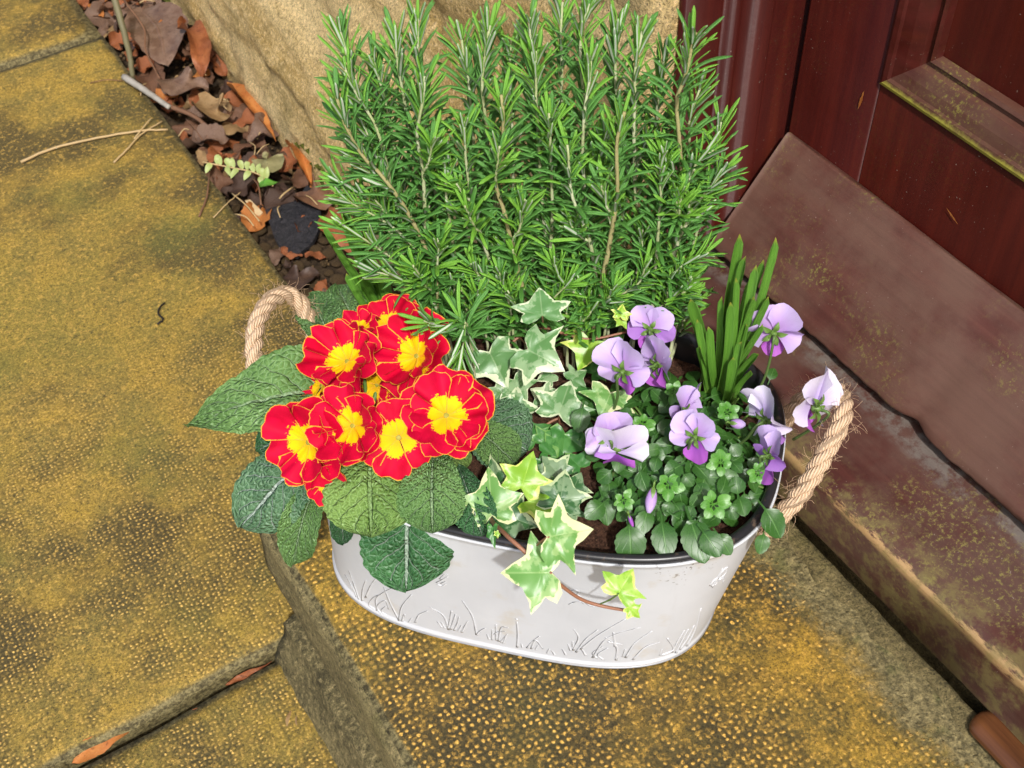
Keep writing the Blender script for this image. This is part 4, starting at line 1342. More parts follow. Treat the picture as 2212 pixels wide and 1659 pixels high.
blades('daffodil_shoots', 'strap leaved daffodil shoots rising behind the violas', (1560, 850),
       [(1548, 850, 1598, 505, 30, 0.01), (1572, 845, 1676, 512, 30, 0.008), (1556, 850, 1612, 552, 28, 0.004), (1565, 860, 1634, 572, 26, 0.004), (1540, 840, 1492, 645, 34, 0.0),
        (1545, 862, 1530, 705, 26, 0.0), (1560, 870, 1628, 640, 26, 0.0), (1552, 872, 1578, 652, 28, -0.002), (1570, 872, 1640, 765, 26, -0.005), (1556, 880, 1584, 772, 30, -0.008),
        (1535, 868, 1512, 748, 24, -0.006), (1565, 884, 1602, 738, 28, -0.006), (1580, 868, 1612, 700, 22, 0.0),
        (1550, 848, 1622, 600, 22, 0.006), (1560, 846, 1650, 560, 22, 0.008), (1562, 858, 1590, 600, 22, 0.004), (1574, 862, 1660, 640, 22, 0.003), (1545, 856, 1560, 640, 22, 0.003), (1575, 878, 1622, 800, 22, -0.008), (1538, 860, 1506, 690, 22, 0.0), (1568, 866, 1648, 700, 20, 0.0)], 0.114, 26, 'daffodil shoots in the planter', 0)
blades('daffodil_shoots', 'strap leaved daffodil shoots between the gravel gutter and the rosemary', (835, 690),
       [(840, 690, 726, 430, 24, 0.01), (835, 692, 742, 470, 26, 0.006), (838, 700, 762, 510, 26, 0.004), (828, 690, 696, 486, 20, 0.01), (830, 702, 722, 522, 26, 0.004), (826, 706, 748, 590, 24, 0.0),
        (845, 702, 790, 540, 26, 0.0), (850, 705, 812, 560, 24, -0.003), (838, 712, 775, 600, 24, -0.004), (858, 712, 835, 590, 24, -0.004)], 0.116, 24, 'daffodil shoots in the planter', 0)

# ------------------------------------------------------------------ primrose
def R1(x, y):
    return 175 + x / 5.106, 275 + y / 5.106
def C3(x, y):
    return 250 + x / 7.375, 287.5 + y / 7.375
pr_base = az(*R1(1000, 900), 0.113)
prim = thing('primrose', 'primrose plant with yellow edged red flowers and crinkled green leaves', 'primrose', pr_base)
def prim_leaf(b, bz, t, tz, wpx, mat, upv, bulge=0.012, camber=0.10, wave=0.05, front=None, rug=0.0021, twist=0.0, kind='obovate', seed=None):
    bp = az(*R1(*b), bz)
    tp = az(*R1(*t), tz) if front is None else afront(*R1(*t), front)
    mp_ = (bp + tp) / 2 + unit(np.array([0, 0, 1]) + CB) * bulge
    wd = pxlen(wpx / 5.106, mp_)
    sd_ = random.random() * 20 if seed is None else seed
    V, F, UV = leaf_surface(bp, mp_, tp, upv, wd, kind, 31, 58, camber, wave, 0.055, 14, rug, sd_, twist)
    return obj('leaf', V, F, mat, prim, UV)
UPC = unit(np.array([0, 0, 0.6]) + CB * 0.8)
prim_leaf((900, 560), 0.150, (60, 775), 0.142, 480, M_prim_leaf, unit(UPC + CU * 0.2), 0.014, 0.06, 0.05, kind='ovate')
prim_leaf((840, 860), 0.138, (335, 1285), 0.105, 420, M_prim_blue, unit(CB + CR * -0.25), 0.016, -0.10, 0.05)
prim_leaf((760, 1000), 0.132, (600, 1480), 0.085, 230, M_prim_leaf, unit(CB), 0.012, 0.16, 0.10, rug=0.0016)
prim_leaf((1010, 780), 0.150, (1000, 1340), 0.140, 520, M_prim_light, UPC, 0.010, -0.06, 0.03)
prim_leaf((1320, 880), 0.152, (1315, 1320), 0.142, 370, M_prim_leaf, UPC, 0.010, 0.05, 0.03)
prim_leaf((1210, 1000), 0.146, (1180, 1612), 0.06, 520, M_prim_dark, unit(CB + CU * 0.1), 0.012, -0.05, 0.03, front=0.016)
prim_leaf((1450, 980), 0.142, (1570, 1335), 0.136, 240, M_prim_dark, UPC, 0.006, 0.05, 0.03)
prim_leaf((1430, 700), 0.130, (1800, 900), 0.130, 400, M_prim_blue, UPC, 0.012, -0.05, 0.03)
prim_leaf((1480, 760), 0.138, (1745, 965), 0.130, 240, M_prim_leaf, UPC, 0.008, 0.05, 0.03)
prim_leaf((1330, 830), 0.146, (1480, 985), 0.138, 150, M_prim_light, UPC, 0.010, 0.22, 0.08, rug=0.0018)
prim_leaf((1180, 880), 0.142, (1330, 1010), 0.134, 110, M_prim_light, UPC, 0.006, 0.1, 0.05)
prim_leaf((870, 480), 0.130, (690, 110), 0.138, 250, M_prim_leaf, UPC, 0.010, 0.10, 0.05)
prim_leaf((1000, 420), 0.130, (830, 60), 0.122, 300, M_prim_leaf, UPC, 0.008, -0.05, 0.05)
prim_leaf((1050, 300), 0.130, (1000, 90), 0.120, 300, M_prim_leaf, UPC, 0.006, -0.05, 0.05)
prim_leaf((860, 1120), 0.118, (860, 1370), 0.088, 130, M_prim_dark, CB, 0.008, 0.1, 0.05)
prim_leaf((760, 520), 0.140, (680, 330), 0.160, 120, M_prim_light, unit(CB + CR), 0.004, 0.25, 0.05)
prim_leaf((900, 700), 0.128, (420, 900), 0.110, 330, M_prim_dark, UPC, 0.012, 0.0, 0.03)

def petal(R, spread, notch, cup, ripple, ph, nu=15, nv=13, lift_=0.0, back=0.0, aspect=1.0):
    """primrose petal fan around +X in the flower plane; returns verts, faces, uv(edge, radius)"""
    V, UV = [], []
    for j in range(nv):
        v = j / (nv - 1)
        for i in range(nu):
            u = 2 * i / (nu - 1) - 1
            rr = 1 - 0.10 * notch * math.exp(-(u / 0.22) ** 2) - 0.26 * abs(u) ** 3.5 + 0.022 * fn(u * 7 + ph, ph * 3.1) + 0.014 * fn(u * 22, ph)
            r = R * (0.05 + 0.95 * v) * rr
            a = u * spread * (0.72 + 0.28 * v ** 0.5)
            z = R * (cup * v ** 1.6 - back * v ** 4) + R * ripple * v ** 2.5 * math.sin(u * 5.2 + ph * 2) + R * 0.045 * u * v + lift_
            z += R * v ** 3 * (0.13 * fn(u * 3.5 + ph, v * 2, ph) + 0.05 * fn(u * 11, ph, 3))
            V.append((r * math.cos(a), r * math.sin(a) * aspect, z))
            edge = min((1 - v) * 1.0, (1 - abs(u)) * spread * max(v, 0.15) * 0.9)
            UV.append((edge, v * rr * (0.92 + 0.24 * u * u)))
    return np.array(V), grid_faces(nu, nv), UV
def place(V, c, n, upv, s=0.0):
    z = unit(n); y = unit(np.array(upv) - z * np.dot(upv, z)); x = np.cross(y, z)
    ca, sa = math.cos(s), math.sin(s)
    X = ca * x + sa * y; Y = ca * y - sa * x
    return np.outer(V[:, 0], X) + np.outer(V[:, 1], Y) + np.outer(V[:, 2], z) + c
def prim_flower(cx, cy, z, rpx, nvec, cup=0.45, ripple=0.05, count=6, spread=0.66, spin=None, double=False, back=0.10, lab=None):
    c = az(*C3(cx, cy), z)
    R = pxlen(rpx * 1.17 / 7.375, c)
    n = camdir(*nvec)
    c = c - n * R * cup * 0.35
    ph0 = random.random() * 20
    # throat
    T = []
    for k in range(10):
        a = k * 0.6283
        T.append((0.075 * R * math.cos(a), 0.075 * R * math.sin(a), 0.02 * R))
    for k in range(10):
        a = k * 0.6283
        T.append((0.055 * R * math.cos(a), 0.055 * R * math.sin(a), 0.07 * R))
    T.append((0, 0, -0.02 * R))
    Fq = [(k, (k + 1) % 10, 10 + (k + 1) % 10, 10 + k) for k in range(10)] + [(10 + k, 10 + (k + 1) % 10, 20) for k in range(10)]
    sp = random.random() * 6 if spin is None else spin
    stalk_top = c - n * R * 0.02
    J = Join()
    J.add(place(np.array(T), c, n, CU, sp), Fq, None, 0)
    foot = pr_base + (c - pr_base) * 0.25
    foot[2] = 0.116
    J.add(*tube(smooth_path([foot, (foot + stalk_top) / 2 + np.array([0, 0, 0.008]), stalk_top - n * R * 0.3, stalk_top], 12), 0.0013, 6), None, 1)
    fl = J.obj('flower', [M_throat, M_stalk], prim)
    layers = [(1.0, 0, 0.0, cup)]
    if double:
        layers.append((1.13, 0.5, -0.10 * R, cup * 0.55))
    for (sc, rot, lz, cp) in layers:
        for k in range(count):
            V, F, UV = petal(R * sc * random.uniform(0.86, 1.10), spread * random.uniform(0.95, 1.2), random.uniform(0.3, 1.5), cp * random.uniform(0.65, 1.35), ripple * random.uniform(0.8, 2.2), ph0 + k * 1.7, lift_=lz + (k % 2) * 0.0005 + k * 0.00012, back=back)
            a = (k + rot + random.uniform(-0.16, 0.16)) * 2 * math.pi / count
            obj('petal', place(V, c, n, CU, sp + a), F, M_petal, fl, UV)
# positions read from the enlarged view of the flower head
prim_flower(1010, 285, 0.184, 225, (-0.25, 0.40, 0.9), 0.35, 0.06, 6, double=True)          # back
prim_flower(800, 300, 0.186, 150, (-0.35, 0.5, 0.7), 0.35, 0.12, 6)                        # small frilled
prim_flower(1200, 490, 0.186, 248, (-0.42, 0.25, 0.80), 0.60, 0.09, 6, double=True)         # behind centre
prim_flower(510, 720, 0.160, 185, (-0.75, 0.30, 0.65), 0.35, 0.14, 6)                       # left frilled
prim_flower(930, 730, 0.152, 190, (-0.1, -0.4, 0.85), 0.4, 0.10, 6)
prim_flower(1180, 700, 0.152, 190, (0.0, -0.4, 0.85), 0.35, 0.10, 6)
prim_flower(690, 525, 0.190, 232, (-0.38, 0.38, 0.84), 0.62, 0.09, 6, double=True)
prim_flower(560, 1440, 0.150, 175, (-0.15, -0.40, 0.85), 0.35, 0.06, 6, spread=0.7)
prim_flower(400, 1150, 0.168, 275, (-0.52, -0.14, 0.82), 0.50, 0.05, 6, double=True)
prim_flower(1095, 1110, 0.172, 275, (0.05, -0.10, 1.0), 0.22, 0.05, 6, back=0.16)
prim_flower(725, 1015, 0.184, 245, (-0.40, 0.12, 0.88), 0.68, 0.08, 6, double=True)
prim_flower(1450, 930, 0.182, 272, (0.10, 0.34, 0.90), 0.45, 0.08, 6, double=True)

# ------------------------------------------------------------------ ivy
def I4(x, y):
    return 437.5 + x / 4.914, 312.5 + y / 4.914
LOBES = [(0.0, -0.03), (-0.13, -0.17), (-0.30, -0.24), (-0.47, -0.14), (-0.41, 0.04), (-0.40, 0.13), (-0.52, 0.24), (-0.66, 0.38), (-0.48, 0.44), (-0.30, 0.49), (-0.23, 0.56), (-0.15, 0.74), (0.0, 1.0)]
def ivy_leaf_mesh(seed, lobes=LOBES):
    """unit leaf: petiole joint at the origin, tip along +Y; rings shrink toward a point on the midrib"""
    L_ = [(x * (1 + 0.12 * fn(seed, i * 1.3)), y + 0.06 * fn(seed * 1.7, i * 2.1)) for i, (x, y) in enumerate(lobes)]
    R_ = [(-x * (1 + 0.12 * fn(seed * 2.3, i * 1.3)), y + 0.06 * fn(seed * 0.7, i * 2.9)) for i, (x, y) in enumerate(lobes)]
    R_[0] = L_[0]; R_[-1] = L_[-1] = (0.0, 1.0)
    out = L_[:-1] + R_[::-1][:-1]
    ol = []
    for i in range(len(out)):
        a_, b_ = np.array(out[i]), np.array(out[(i + 1) % len(out)])
        for t in (0, 0.33, 0.66):
            ol.append(a_ + (b_ - a_) * t)
    cen = np.array([0.0, 0.17])
    veins = [np.array(v) for v in ((0, 1.0), (-0.64, 0.38), (0.64, 0.38), (-0.44, -0.16), (0.44, -0.16))]
    nr_ = 9
    V, UV = [], []
    for j in range(nr_):
        rho = j / (nr_ - 1)
        for q in ol:
            x, y = cen + (q - cen) * rho
            near = 0.0
            for v in veins:
                t = max(0, min(1, (x * v[0] + y * v[1]) / (v @ v)))
                near = max(near, 1 - min(1, 4.5 * math.hypot(x - v[0] * t, y - v[1] * t)))
            z = 0.05 * fn(x * 3, y * 3, seed) - 0.22 * max(0, y - 0.3) ** 2 + 0.10 * abs(x) - 0.16 * x * x * (1 + fn(seed, 3)) + 0.035 * math.sin(seed + 9 * x) * rho - 0.03 * near * near
            V.append((x, y, z)); UV.append((rho, near))
    return np.array(V), grid_faces(len(ol), nr_, 0, True), UV
ivy_base = az(*I4(640, 560), 0.113)
ivy = thing('trailing_ivy', 'variegated ivy trailing over the front rim of the planter', 'ivy', ivy_base)
def ivy_leaf(pet, tip, mat, zp, seed, tilt=(0, 0), front=None, lobes=LOBES, scale=1.0, wide=1.0):
    """pet/tip: view points of petiole joint and leaf tip"""
    p = az(*I4(*pet), zp) if front is None else afront(*I4(*pet), front)
    n = camdir(tilt[0], tilt[1], 1.0)
    t = on_plane(*I4(*tip), p, n)
    y = t - p
    L = np.linalg.norm(y)
    y = y / L
    x = np.cross(y, n)
    V, F, UV = ivy_leaf_mesh(seed, lobes)
    W = np.outer(V[:, 0] * L * wide * scale, x) + np.outer(V[:, 1] * L * scale, y) + np.outer(V[:, 2] * L, n) + p
    return obj('leaf', W, F, mat, ivy, UV), p
def stem_obj(pts, r, mat=None, parent=None, nm='stem', n=24):
    return obj(nm, *tube(smooth_path(pts, n), np.linspace(r, r * 0.7, n), 7), mat or M_ivystem, parent or ivy)
# trailing stem over the rim
sp_ = [az(*I4(340, 900), 0.120), az(*I4(262, 1000), 0.134), afront(*I4(330, 1085), 0.016), afront(*I4(440, 1185), 0.026), afront(*I4(560, 1300), 0.026), afront(*I4(690, 1400), 0.022), afront(*I4(800, 1440), 0.020), afront(*I4(950, 1468), 0.020)]
stem_obj(sp_, 0.0013, n=50)
ivy_leaf((268, 992), (250, 752), M_ivy, 0.142, 1.2, (0.0, 0.25))
ivy_leaf((545, 1102), (772, 1062), M_ivy, 0, 2.4, (0.15, 0.25), 0.030, wide=1.25)
ivy_leaf((556, 1278), (305, 1280), M_ivy, 0, 3.1, (-0.1, 0.15), 0.034, wide=1.25)
stem_obj([afront(*I4(556, 1278), 0.034), afront(*I4(575, 1300), 0.03), afront(*I4(590, 1330), 0.026)], 0.0007)
stem_obj([afront(*I4(545, 1102), 0.030), afront(*I4(510, 1125), 0.028), afront(*I4(470, 1160), 0.02)], 0.0007)
ivy_leaf((888, 1382), (965, 1258), M_ivy_lime, 0, 4.7, (0, 0.1), 0.026, wide=1.35)
stem_obj([afront(*I4(888, 1382), 0.026), afront(*I4(850, 1410), 0.024), afront(*I4(800, 1432), 0.021)], 0.0006, M_sepal)
ivy_leaf((945, 1450), (1000, 1505), M_ivy_lime, 0, 5.5, (0.2, 0), 0.024)
ivy_leaf((948, 1455), (930, 1515), M_ivy_lime, 0, 6.5, (-0.3, 0), 0.022, scale=0.8)
ivy_leaf((412, 858), (472, 676), M_ivy_lime, 0.146, 7.1, (0, 0.2), wide=1.1)
ivy_leaf((600, 940), (632, 764), M_ivy_mott, 0.136, 8.3, (0.1, 0.3), wide=1.3)
ivy_leaf((450, 925), (640, 985), M_ivy_lime, 0.138, 9.9, (0.1, 0.4), wide=0.8)
ivy_leaf((330, 1000), (500, 1050), M_ivy_mott, 0.134, 10.3, (0.1, 0.35), wide=1.1)
ivy_leaf((270, 1060), (278, 1165), M_ivy_dark, 0, 11.3, (-0.4, 0.1), 0.012, wide=0.6)
ivy_leaf((290, 1080), (298, 1112), M_ivy_lime, 0, 12.1, (0.3, 0.2), 0.018, wide=0.8)
ivy_leaf((597, 495), (655, 325), M_ivy_grey, 0.134, 13.0, (0, 0.35), wide=1.3)
ivy_leaf((445, 180), (628, 285), M_ivy_grey, 0.165, 14.4, (0.0, 0.3), wide=1.3)
ivy_leaf((255, 195), (345, 370), M_ivy_grey, 0.150, 15.8, (-0.1, 0.25), wide=1.25)
ivy_leaf((752, 150), (690, 280), M_ivy_lime, 0.148, 16.2, (0, 0.3), wide=1.4)
ivy_leaf((850, 395), (800, 520), M_ivy, 0.136, 17.0, (0, 0.35), wide=1.6)
ivy_leaf((628, 595), (606, 762), M_ivy_dark, 0.126, 18.7, (0.1, 0.3), wide=0.95)
ivy_leaf((510, 640), (590, 570), M_ivy_dark, 0.124, 19.7, (0, 0.3), wide=1.2)
ivy_leaf((515, 15), (500, -130), M_ivy_grey, 0.192, 20.1, (0, 0.3), wide=1.5)
ivy_leaf((900, 20), (912, -45), M_ivy_lime, 0.178, 21.9, (0.1, 0.2), wide=1.2)
ivy_leaf((895, 25), (935, 80), M_ivy_lime, 0.174, 22.9, (0.3, 0.2), wide=1.0)
ivy_leaf((375, 330), (440, 455), M_ivy_grey, 0.138, 23.3, (0, 0.3), wide=1.1)
ivy_leaf((345, 480), (505, 465), M_ivy_grey, 0.130, 24.3, (0, 0.3), wide=1.2)
ivy_leaf((320, 380), (270, 450), M_ivy_grey, 0.134, 25.1, (0, 0.3), wide=1.2)
ivy_leaf((310, 870), (250, 690), M_ivy_mott, 0.134, 26.4, (-0.4, 0.2), wide=0.7)
ivy_leaf((500, 720), (555, 800), M_ivy_dark, 0.122, 27.4, (0.1, 0.3), wide=1.2)
ivy_leaf((520, 800), (450, 740), M_ivy_mott, 0.124, 28.8, (-0.1, 0.3), wide=1.2)
ivy_leaf((560, 890), (500, 960), M_ivy_dark, 0.126, 29.8, (-0.1, 0.3), wide=1.2)
ivy_leaf((690, 640), (700, 560), M_ivy_dark, 0.122, 31.8, (0.1, 0.3), wide=1.3)
for k, (px_, py_, tx_, ty_, m_, z_) in enumerate(((560, 700, 640, 640, M_ivy_dark, 0.122), (600, 800, 530, 720, M_ivy_mott, 0.126), (660, 880, 700, 800, M_ivy_mott, 0.130), (640, 860, 560, 900, M_ivy_dark, 0.128), (480, 640, 440, 560, M_ivy_dark, 0.122),
        (700, 760, 640, 700, M_ivy_dark, 0.122), (540, 420, 470, 380, M_ivy_grey, 0.126), (690, 430, 760, 380, M_ivy_dark, 0.122), (660, 330, 720, 290, M_ivy_grey, 0.128), (560, 300, 500, 330, M_ivy_grey, 0.132), (640, 980, 690, 920, M_ivy_mott, 0.128),
        (455, 620, 540, 560, M_ivy_dark, 0.120), (420, 560, 360, 520, M_ivy_dark, 0.120), (620, 60, 700, 20, M_ivy_dark, 0.124), (760, 300, 820, 260, M_ivy_dark, 0.122), (300, 100, 240, 60, M_ivy_dark, 0.124), (800, 40, 860, -40, M_ivy_dark, 0.122), (420, 20, 350, -40, M_ivy_dark, 0.122))):
    ivy_leaf((px_, py_), (tx_, ty_), m_, z_, 40.0 + k * 1.37, (random.uniform(-0.3, 0.3), 0.35), wide=1.25, scale=1.25)
# stems inside the planter
stem_obj([az(*I4(505, 580), 0.118), az(*I4(560, 535), 0.122), az(*I4(650, 500), 0.124), az(*I4(720, 470), 0.122)], 0.0010)
stem_obj([az(*I4(330, 190), 0.140), az(*I4(400, 120), 0.146), az(*I4(520, 75), 0.150), az(*I4(640, 110), 0.150), az(*I4(760, 130), 0.148), az(*I4(930, 95), 0.150)], 0.0011)
stem_obj([az(*I4(505, 580), 0.114), az(*I4(430, 720), 0.118), az(*I4(390, 830), 0.122), az(*I4(340, 900), 0.120)], 0.0012)
stem_obj([az(*I4(440, 560), 0.114), az(*I4(380, 400), 0.125), az(*I4(300, 260), 0.140), az(*I4(255, 195), 0.148)], 0.0009)
stem_obj([az(*I4(520, 75), 0.150), az(*I4(518, 45), 0.175), az(*I4(515, 15), 0.191)], 0.0008)
stem_obj([az(*I4(930, 95), 0.150), az(*I4(910, 50), 0.168), az(*I4(899, 22), 0.177)], 0.0007)
stem_obj([az(*I4(400, 120), 0.146), az(*I4(430, 150), 0.158), az(*I4(445, 180), 0.164)], 0.0007)
stem_obj([az(*I4(600, 560), 0.114), az(*I4(597, 495), 0.133)], 0.0008)
stem_obj([az(*I4(412, 858), 0.145), az(*I4(405, 890), 0.130), az(*I4(390, 920), 0.118)], 0.0007, M_sepal)

# ------------------------------------------------------------------ viola
def R2(x, y):
    return 525 + x / 5.106, 275 + y / 5.106
vio_base = az(*R2(820, 1000), 0.114)
vio = thing('viola_plant', 'viola plant with nodding lilac flowers above a mound of scalloped leaves', 'viola', vio_base)
# leaf mesh variants (unit length along +Y)
VL = []
for k in range(7):
    rr = random.Random(k)
    V, F, UV = leaf_surface(np.zeros(3), np.array([0, 0.5, rr.uniform(0.03, 0.12)]), np.array([0, 1.0, rr.uniform(-0.22, 0.02)]), (0, 0, 1), rr.uniform(0.50, 0.74), 'petiolate', 13, 27, rr.uniform(0.02, 0.12), 0.03, 0.10, 8, seed=k)
    VL.append([make_mesh('viola_leaf', V, F, m, UV) for m in (M_vleaf, M_vleaf2)])
def vio_leaf(p, d, n, L, young=0, k=None):
    n = unit(np.array(n)); d = unit(np.array(d) - n * np.dot(d, n))
    x = np.cross(d, n)
    return inst('leaf', VL[random.randrange(7) if k is None else k][young], frame(p, x, d, n, L, L, L), vio)
mound_c = np.array(az(*R2(800, 930), 0.128))
hull = [(300, 640), (420, 600), (560, 560), (740, 500), (900, 480), (1040, 560), (1130, 600), (1180, 740), (1230, 900), (1240, 1080), (1220, 1180), (1060, 1230), (960, 1300), (820, 1320), (640, 1280), (480, 1230), (330, 1190), (420, 1080), (330, 900), (290, 760)]
def inside(x, y, poly):
    c = False
    for i in range(len(poly)):
        (x1, y1), (x2, y2) = poly[i - 1], poly[i]
        if (y1 > y) != (y2 > y) and x < (x2 - x1) * (y - y1) / (y2 - y1) + x1:
            c = not c
    return c
spots = []
tries = 0
while len(spots) < 225 and tries < 20000:
    tries += 1
    x, y = random.uniform(270, 1260), random.uniform(470, 1330)
    if inside(x, y, hull) and all((x - a) ** 2 + (y - b) ** 2 > 38 ** 2 for a, b in spots):
        spots.append((x, y))
for (x, y) in spots:
    rx, ry = (x - 790) / 480, (y - 930) / 400
    h = 0.122 + 0.020 * max(0, 1 - rx * rx - ry * ry) + random.uniform(-0.006, 0.008)
    p = az(*R2(x, y), h)
    out = CR * rx - CU * ry
    d = unit(out + (CR * random.uniform(-1, 1) + CU * random.uniform(-1, 1)) * 0.9)
    n = unit(np.array([0, 0, 1.0]) * 0.8 + CB * 0.7 + out * 0.5 + CR * random.uniform(-0.7, 0.7) + CU * random.uniform(-0.7, 0.7))
    L = random.uniform(0.0115, 0.0165)
    vio_leaf(p - d * L * 0.55, d, n, L)
# rosettes of young leaves
for (x, y, s_) in ((730, 1070, 1.0), (960, 1170, 1.1), (600, 760, 0.9), (1000, 960, 0.9), (870, 900, 0.9), (1190, 1010, 0.9), (500, 1150, 0.8), (1030, 700, 0.8), (760, 600, 0.8)):
    p = az(*R2(x, y), 0.147)
    for k in range(8):
        a = k * 0.82 + random.random()
        d = camdir(math.cos(a), math.sin(a), 0.55)
        vio_leaf(p, d, unit(CB - 0.4 * (CR * math.cos(a) + CU * math.sin(a))), 0.0095 * s_ * random.uniform(0.7, 1.1), 1)
# larger leaves hanging at the front rim
for (bx, by, tx, ty, z) in ((520, 1210, 548, 1468, 0.128), (690, 1200, 725, 1440, 0.128), (820, 1180, 915, 1462, 0.130), (880, 1270, 990, 1430, 0.132), (960, 1290, 1045, 1420, 0.128), (1190, 1150, 1310, 1325, 0.132), (1220, 1290, 1205, 1415, 0.122),
                            (640, 1160, 590, 1320, 0.130), (430, 1140, 310, 1240, 0.128), (380, 1080, 420, 1270, 0.124), (300, 640, 275, 790, 0.130), (900, 1230, 830, 1320, 0.130), (1080, 1150, 1060, 1210, 0.130), (1240, 560, 1270, 480, 0.122)):
    p = az(*R2(bx, by), z + 0.012)
    t = on_plane(*R2(tx, ty), p, camdir(0.05, 0.35, 1))
    vio_leaf(p, t - p, camdir(random.uniform(-0.2, 0.3), 0.35, 1), np.linalg.norm(t - p) * 1.05)
J = Join()
for (x, y) in spots[::3]:
    e = az(*R2(x, y), 0.126)
    J.add(*tube(smooth_path([vio_base + (e - vio_base) * 0.5 - np.array([0, 0, 0.008]), (vio_base + e * 2) / 3 + np.array([0, 0, 0.001]), e], 6), 0.0007, 5))
so = J.obj('stalks', M_sepal, vio)
so['kind'] = 'stuff'

def vio_petal(R, Lr, spread, curl, wavy, ph, dish=0.0, nu=13, nv=12):
    V, UV = [], []
    for j in range(nv):
        v = j / (nv - 1)
        for i in range(nu):
            u = 2 * i / (nu - 1) - 1
            r = R * Lr * (0.04 + 0.96 * v) * (1 - 0.34 * abs(u) ** 3.0 + 0.05 * fn(u * 3 + ph, ph))
            a = u * spread * (0.72 + 0.28 * v ** 0.6)
            z = R * (curl * v * v + wavy * v * v * math.sin(u * 3.4 + ph) - dish * (u * u) * v + 0.07 * v ** 3 * fn(u * 4, ph, 2))
            V.append((r * math.cos(a), r * math.sin(a), z)); UV.append((i / (nu - 1), v))
    return np.array(V), grid_faces(nu, nv), UV
def viola(cx, cy, z, rpx, nvec, upx, mats, foot, lower=0.8, curl=-0.12, wav=0.10, drop=None):
    """cx,cy: where the sepals sit; nvec: direction the face looks; upx: image direction of the upper petals"""
    c = az(*R2(cx, cy), z)
    R = pxlen(rpx * 0.95 / 5.106, c)
    n = camdir(*nvec)
    upv = CR * upx[0] + CU * upx[1]
    ph = random.random() * 10
    # flower part: sepals, spur and the hooked stalk
    J = Join()
    for k in range(5):
        a = math.pi / 2 + k * 2 * math.pi / 5 + 0.3
        b = np.array([0.05 * math.cos(a), 0.05 * math.sin(a), -0.06]) * R
        t = np.array([0.42 * math.cos(a), 0.42 * math.sin(a), -0.10]) * R
        V, F, UV = leaf_surface(b, (b + t) / 2 + np.array([0, 0, -0.08 * R]), t, (0, 0, -1), 0.17 * R, 'lance', 5, 8, 0.1)
        J.add(place(V, c, n, upv), F, UV, 0)
        t2 = np.array([0.16 * math.cos(a), 0.16 * math.sin(a), -0.22]) * R
        V, F, UV = leaf_surface(b, (b + t2) / 2, t2, (math.cos(a), math.sin(a), 0), 0.10 * R, 'oval', 5, 6, 0.0)
        J.add(place(V, c, n, upv), F, UV, 0)
    V, F = tube(smooth_path([(0, 0, 0), (0, 0, -0.12 * R), (0, 0.02 * R, -0.2 * R)], 6), np.array([0.10, 0.12, 0.11, 0.09, 0.07, 0.05]) * R, 7)
    J.add(place(V, c, n, upv), F, None, 0)
    att = c - n * R * 0.16
    ft = az(*R2(*foot), 0.124)
    hook = att - n * R * 0.25 - np.array([0, 0, 0.10 * R])
    up_ = att - n * R * 0.22 + np.array([0, 0, 0.02])
    J.add(*tube(smooth_path([ft, ft * 0.5 + hook * 0.5 + CR * 0.002, hook, att], 18), 0.0009, 6), None, 1)
    fl = J.obj('flower', [M_sepal, M_vstem], vio)
    # petals (angles in the flower plane, x axis = sideways, y = up)
    specs = [(120, 1.02, 0.86, mats[0], -0.05), (60, 1.0, 0.86, mats[0], -0.02), (186, 0.86, 0.66, mats[1], 0.02), (-6, 0.86, 0.66, mats[1], 0.04), (-90, lower, 0.74, mats[2], 0.07)]
    for k, (ang, L, sprd, m, dz) in enumerate(specs):
        V, F, UV = vio_petal(R, L * random.uniform(0.93, 1.07), sprd, curl * random.uniform(0.5, 1.5) + 0.05, wav * random.uniform(0.9, 2.0), ph + k * 2, random.uniform(0.0, 0.28))
        V[:, 2] += dz * R
        obj('petal', place(V, c, n, upv, math.radians(ang)), F, m, fl, UV)
L_, P_, D_, Q_ = M_vl, M_vp, M_vd, M_vm
viola(640, 275, 0.165, 150, (0.1, 0.35, -0.85), (0.15, 1), (L_, Q_, D_), (700, 560), 0.85)
viola(505, 490, 0.165, 178, (0.45, 0.30, -0.60), (0.05, 1), (L_, L_, D_), (440, 720), 0.75, wav=0.18)
viola(685, 455, 0.158, 170, (0.85, 0.25, -0.35), (0.25, 1), (L_, L_, D_), (720, 640), 0.8)
viola(1270, 292, 0.170, 185, (0.15, 0.45, -0.75), (0.05, 1), (L_, L_, D_), (1170, 640), 0.75, wav=0.14)
viola(1240, 735, 0.160, 195, (0.78, 0.35, -0.30), (0.12, 1), (P_, P_, Q_), (1040, 900), 0.8, wav=0.16)
viola(1470, 675, 0.168, 235, (-0.72, 0.22, -0.55), (0.0, 1), (P_, P_, D_), (1370, 840), 0.55, wav=0.10)
viola(415, 825, 0.164, 155, (-0.35, 0.35, -0.75), (0.05, 1), (L_, L_, Q_), (400, 980), 0.8)
viola(800, 695, 0.158, 165, (-0.75, 0.30, -0.45), (-0.25, 1), (L_, L_, D_), (860, 860), 0.8)
viola(872, 825, 0.165, 160, (0.45, 0.25, -0.75), (0.1, 1), (L_, L_, D_), (750, 980), 0.95)
viola(1255, 925, 0.158, 160, (0.85, -0.05, -0.35), (0.45, 0.9), (L_, Q_, D_), (1170, 1050), 0.95)
viola(470, 900, 0.158, 205, (-0.12, -0.72, 0.55), (0.0, 1.0), (P_, P_, D_), (430, 1060), 0.9, curl=-0.2)
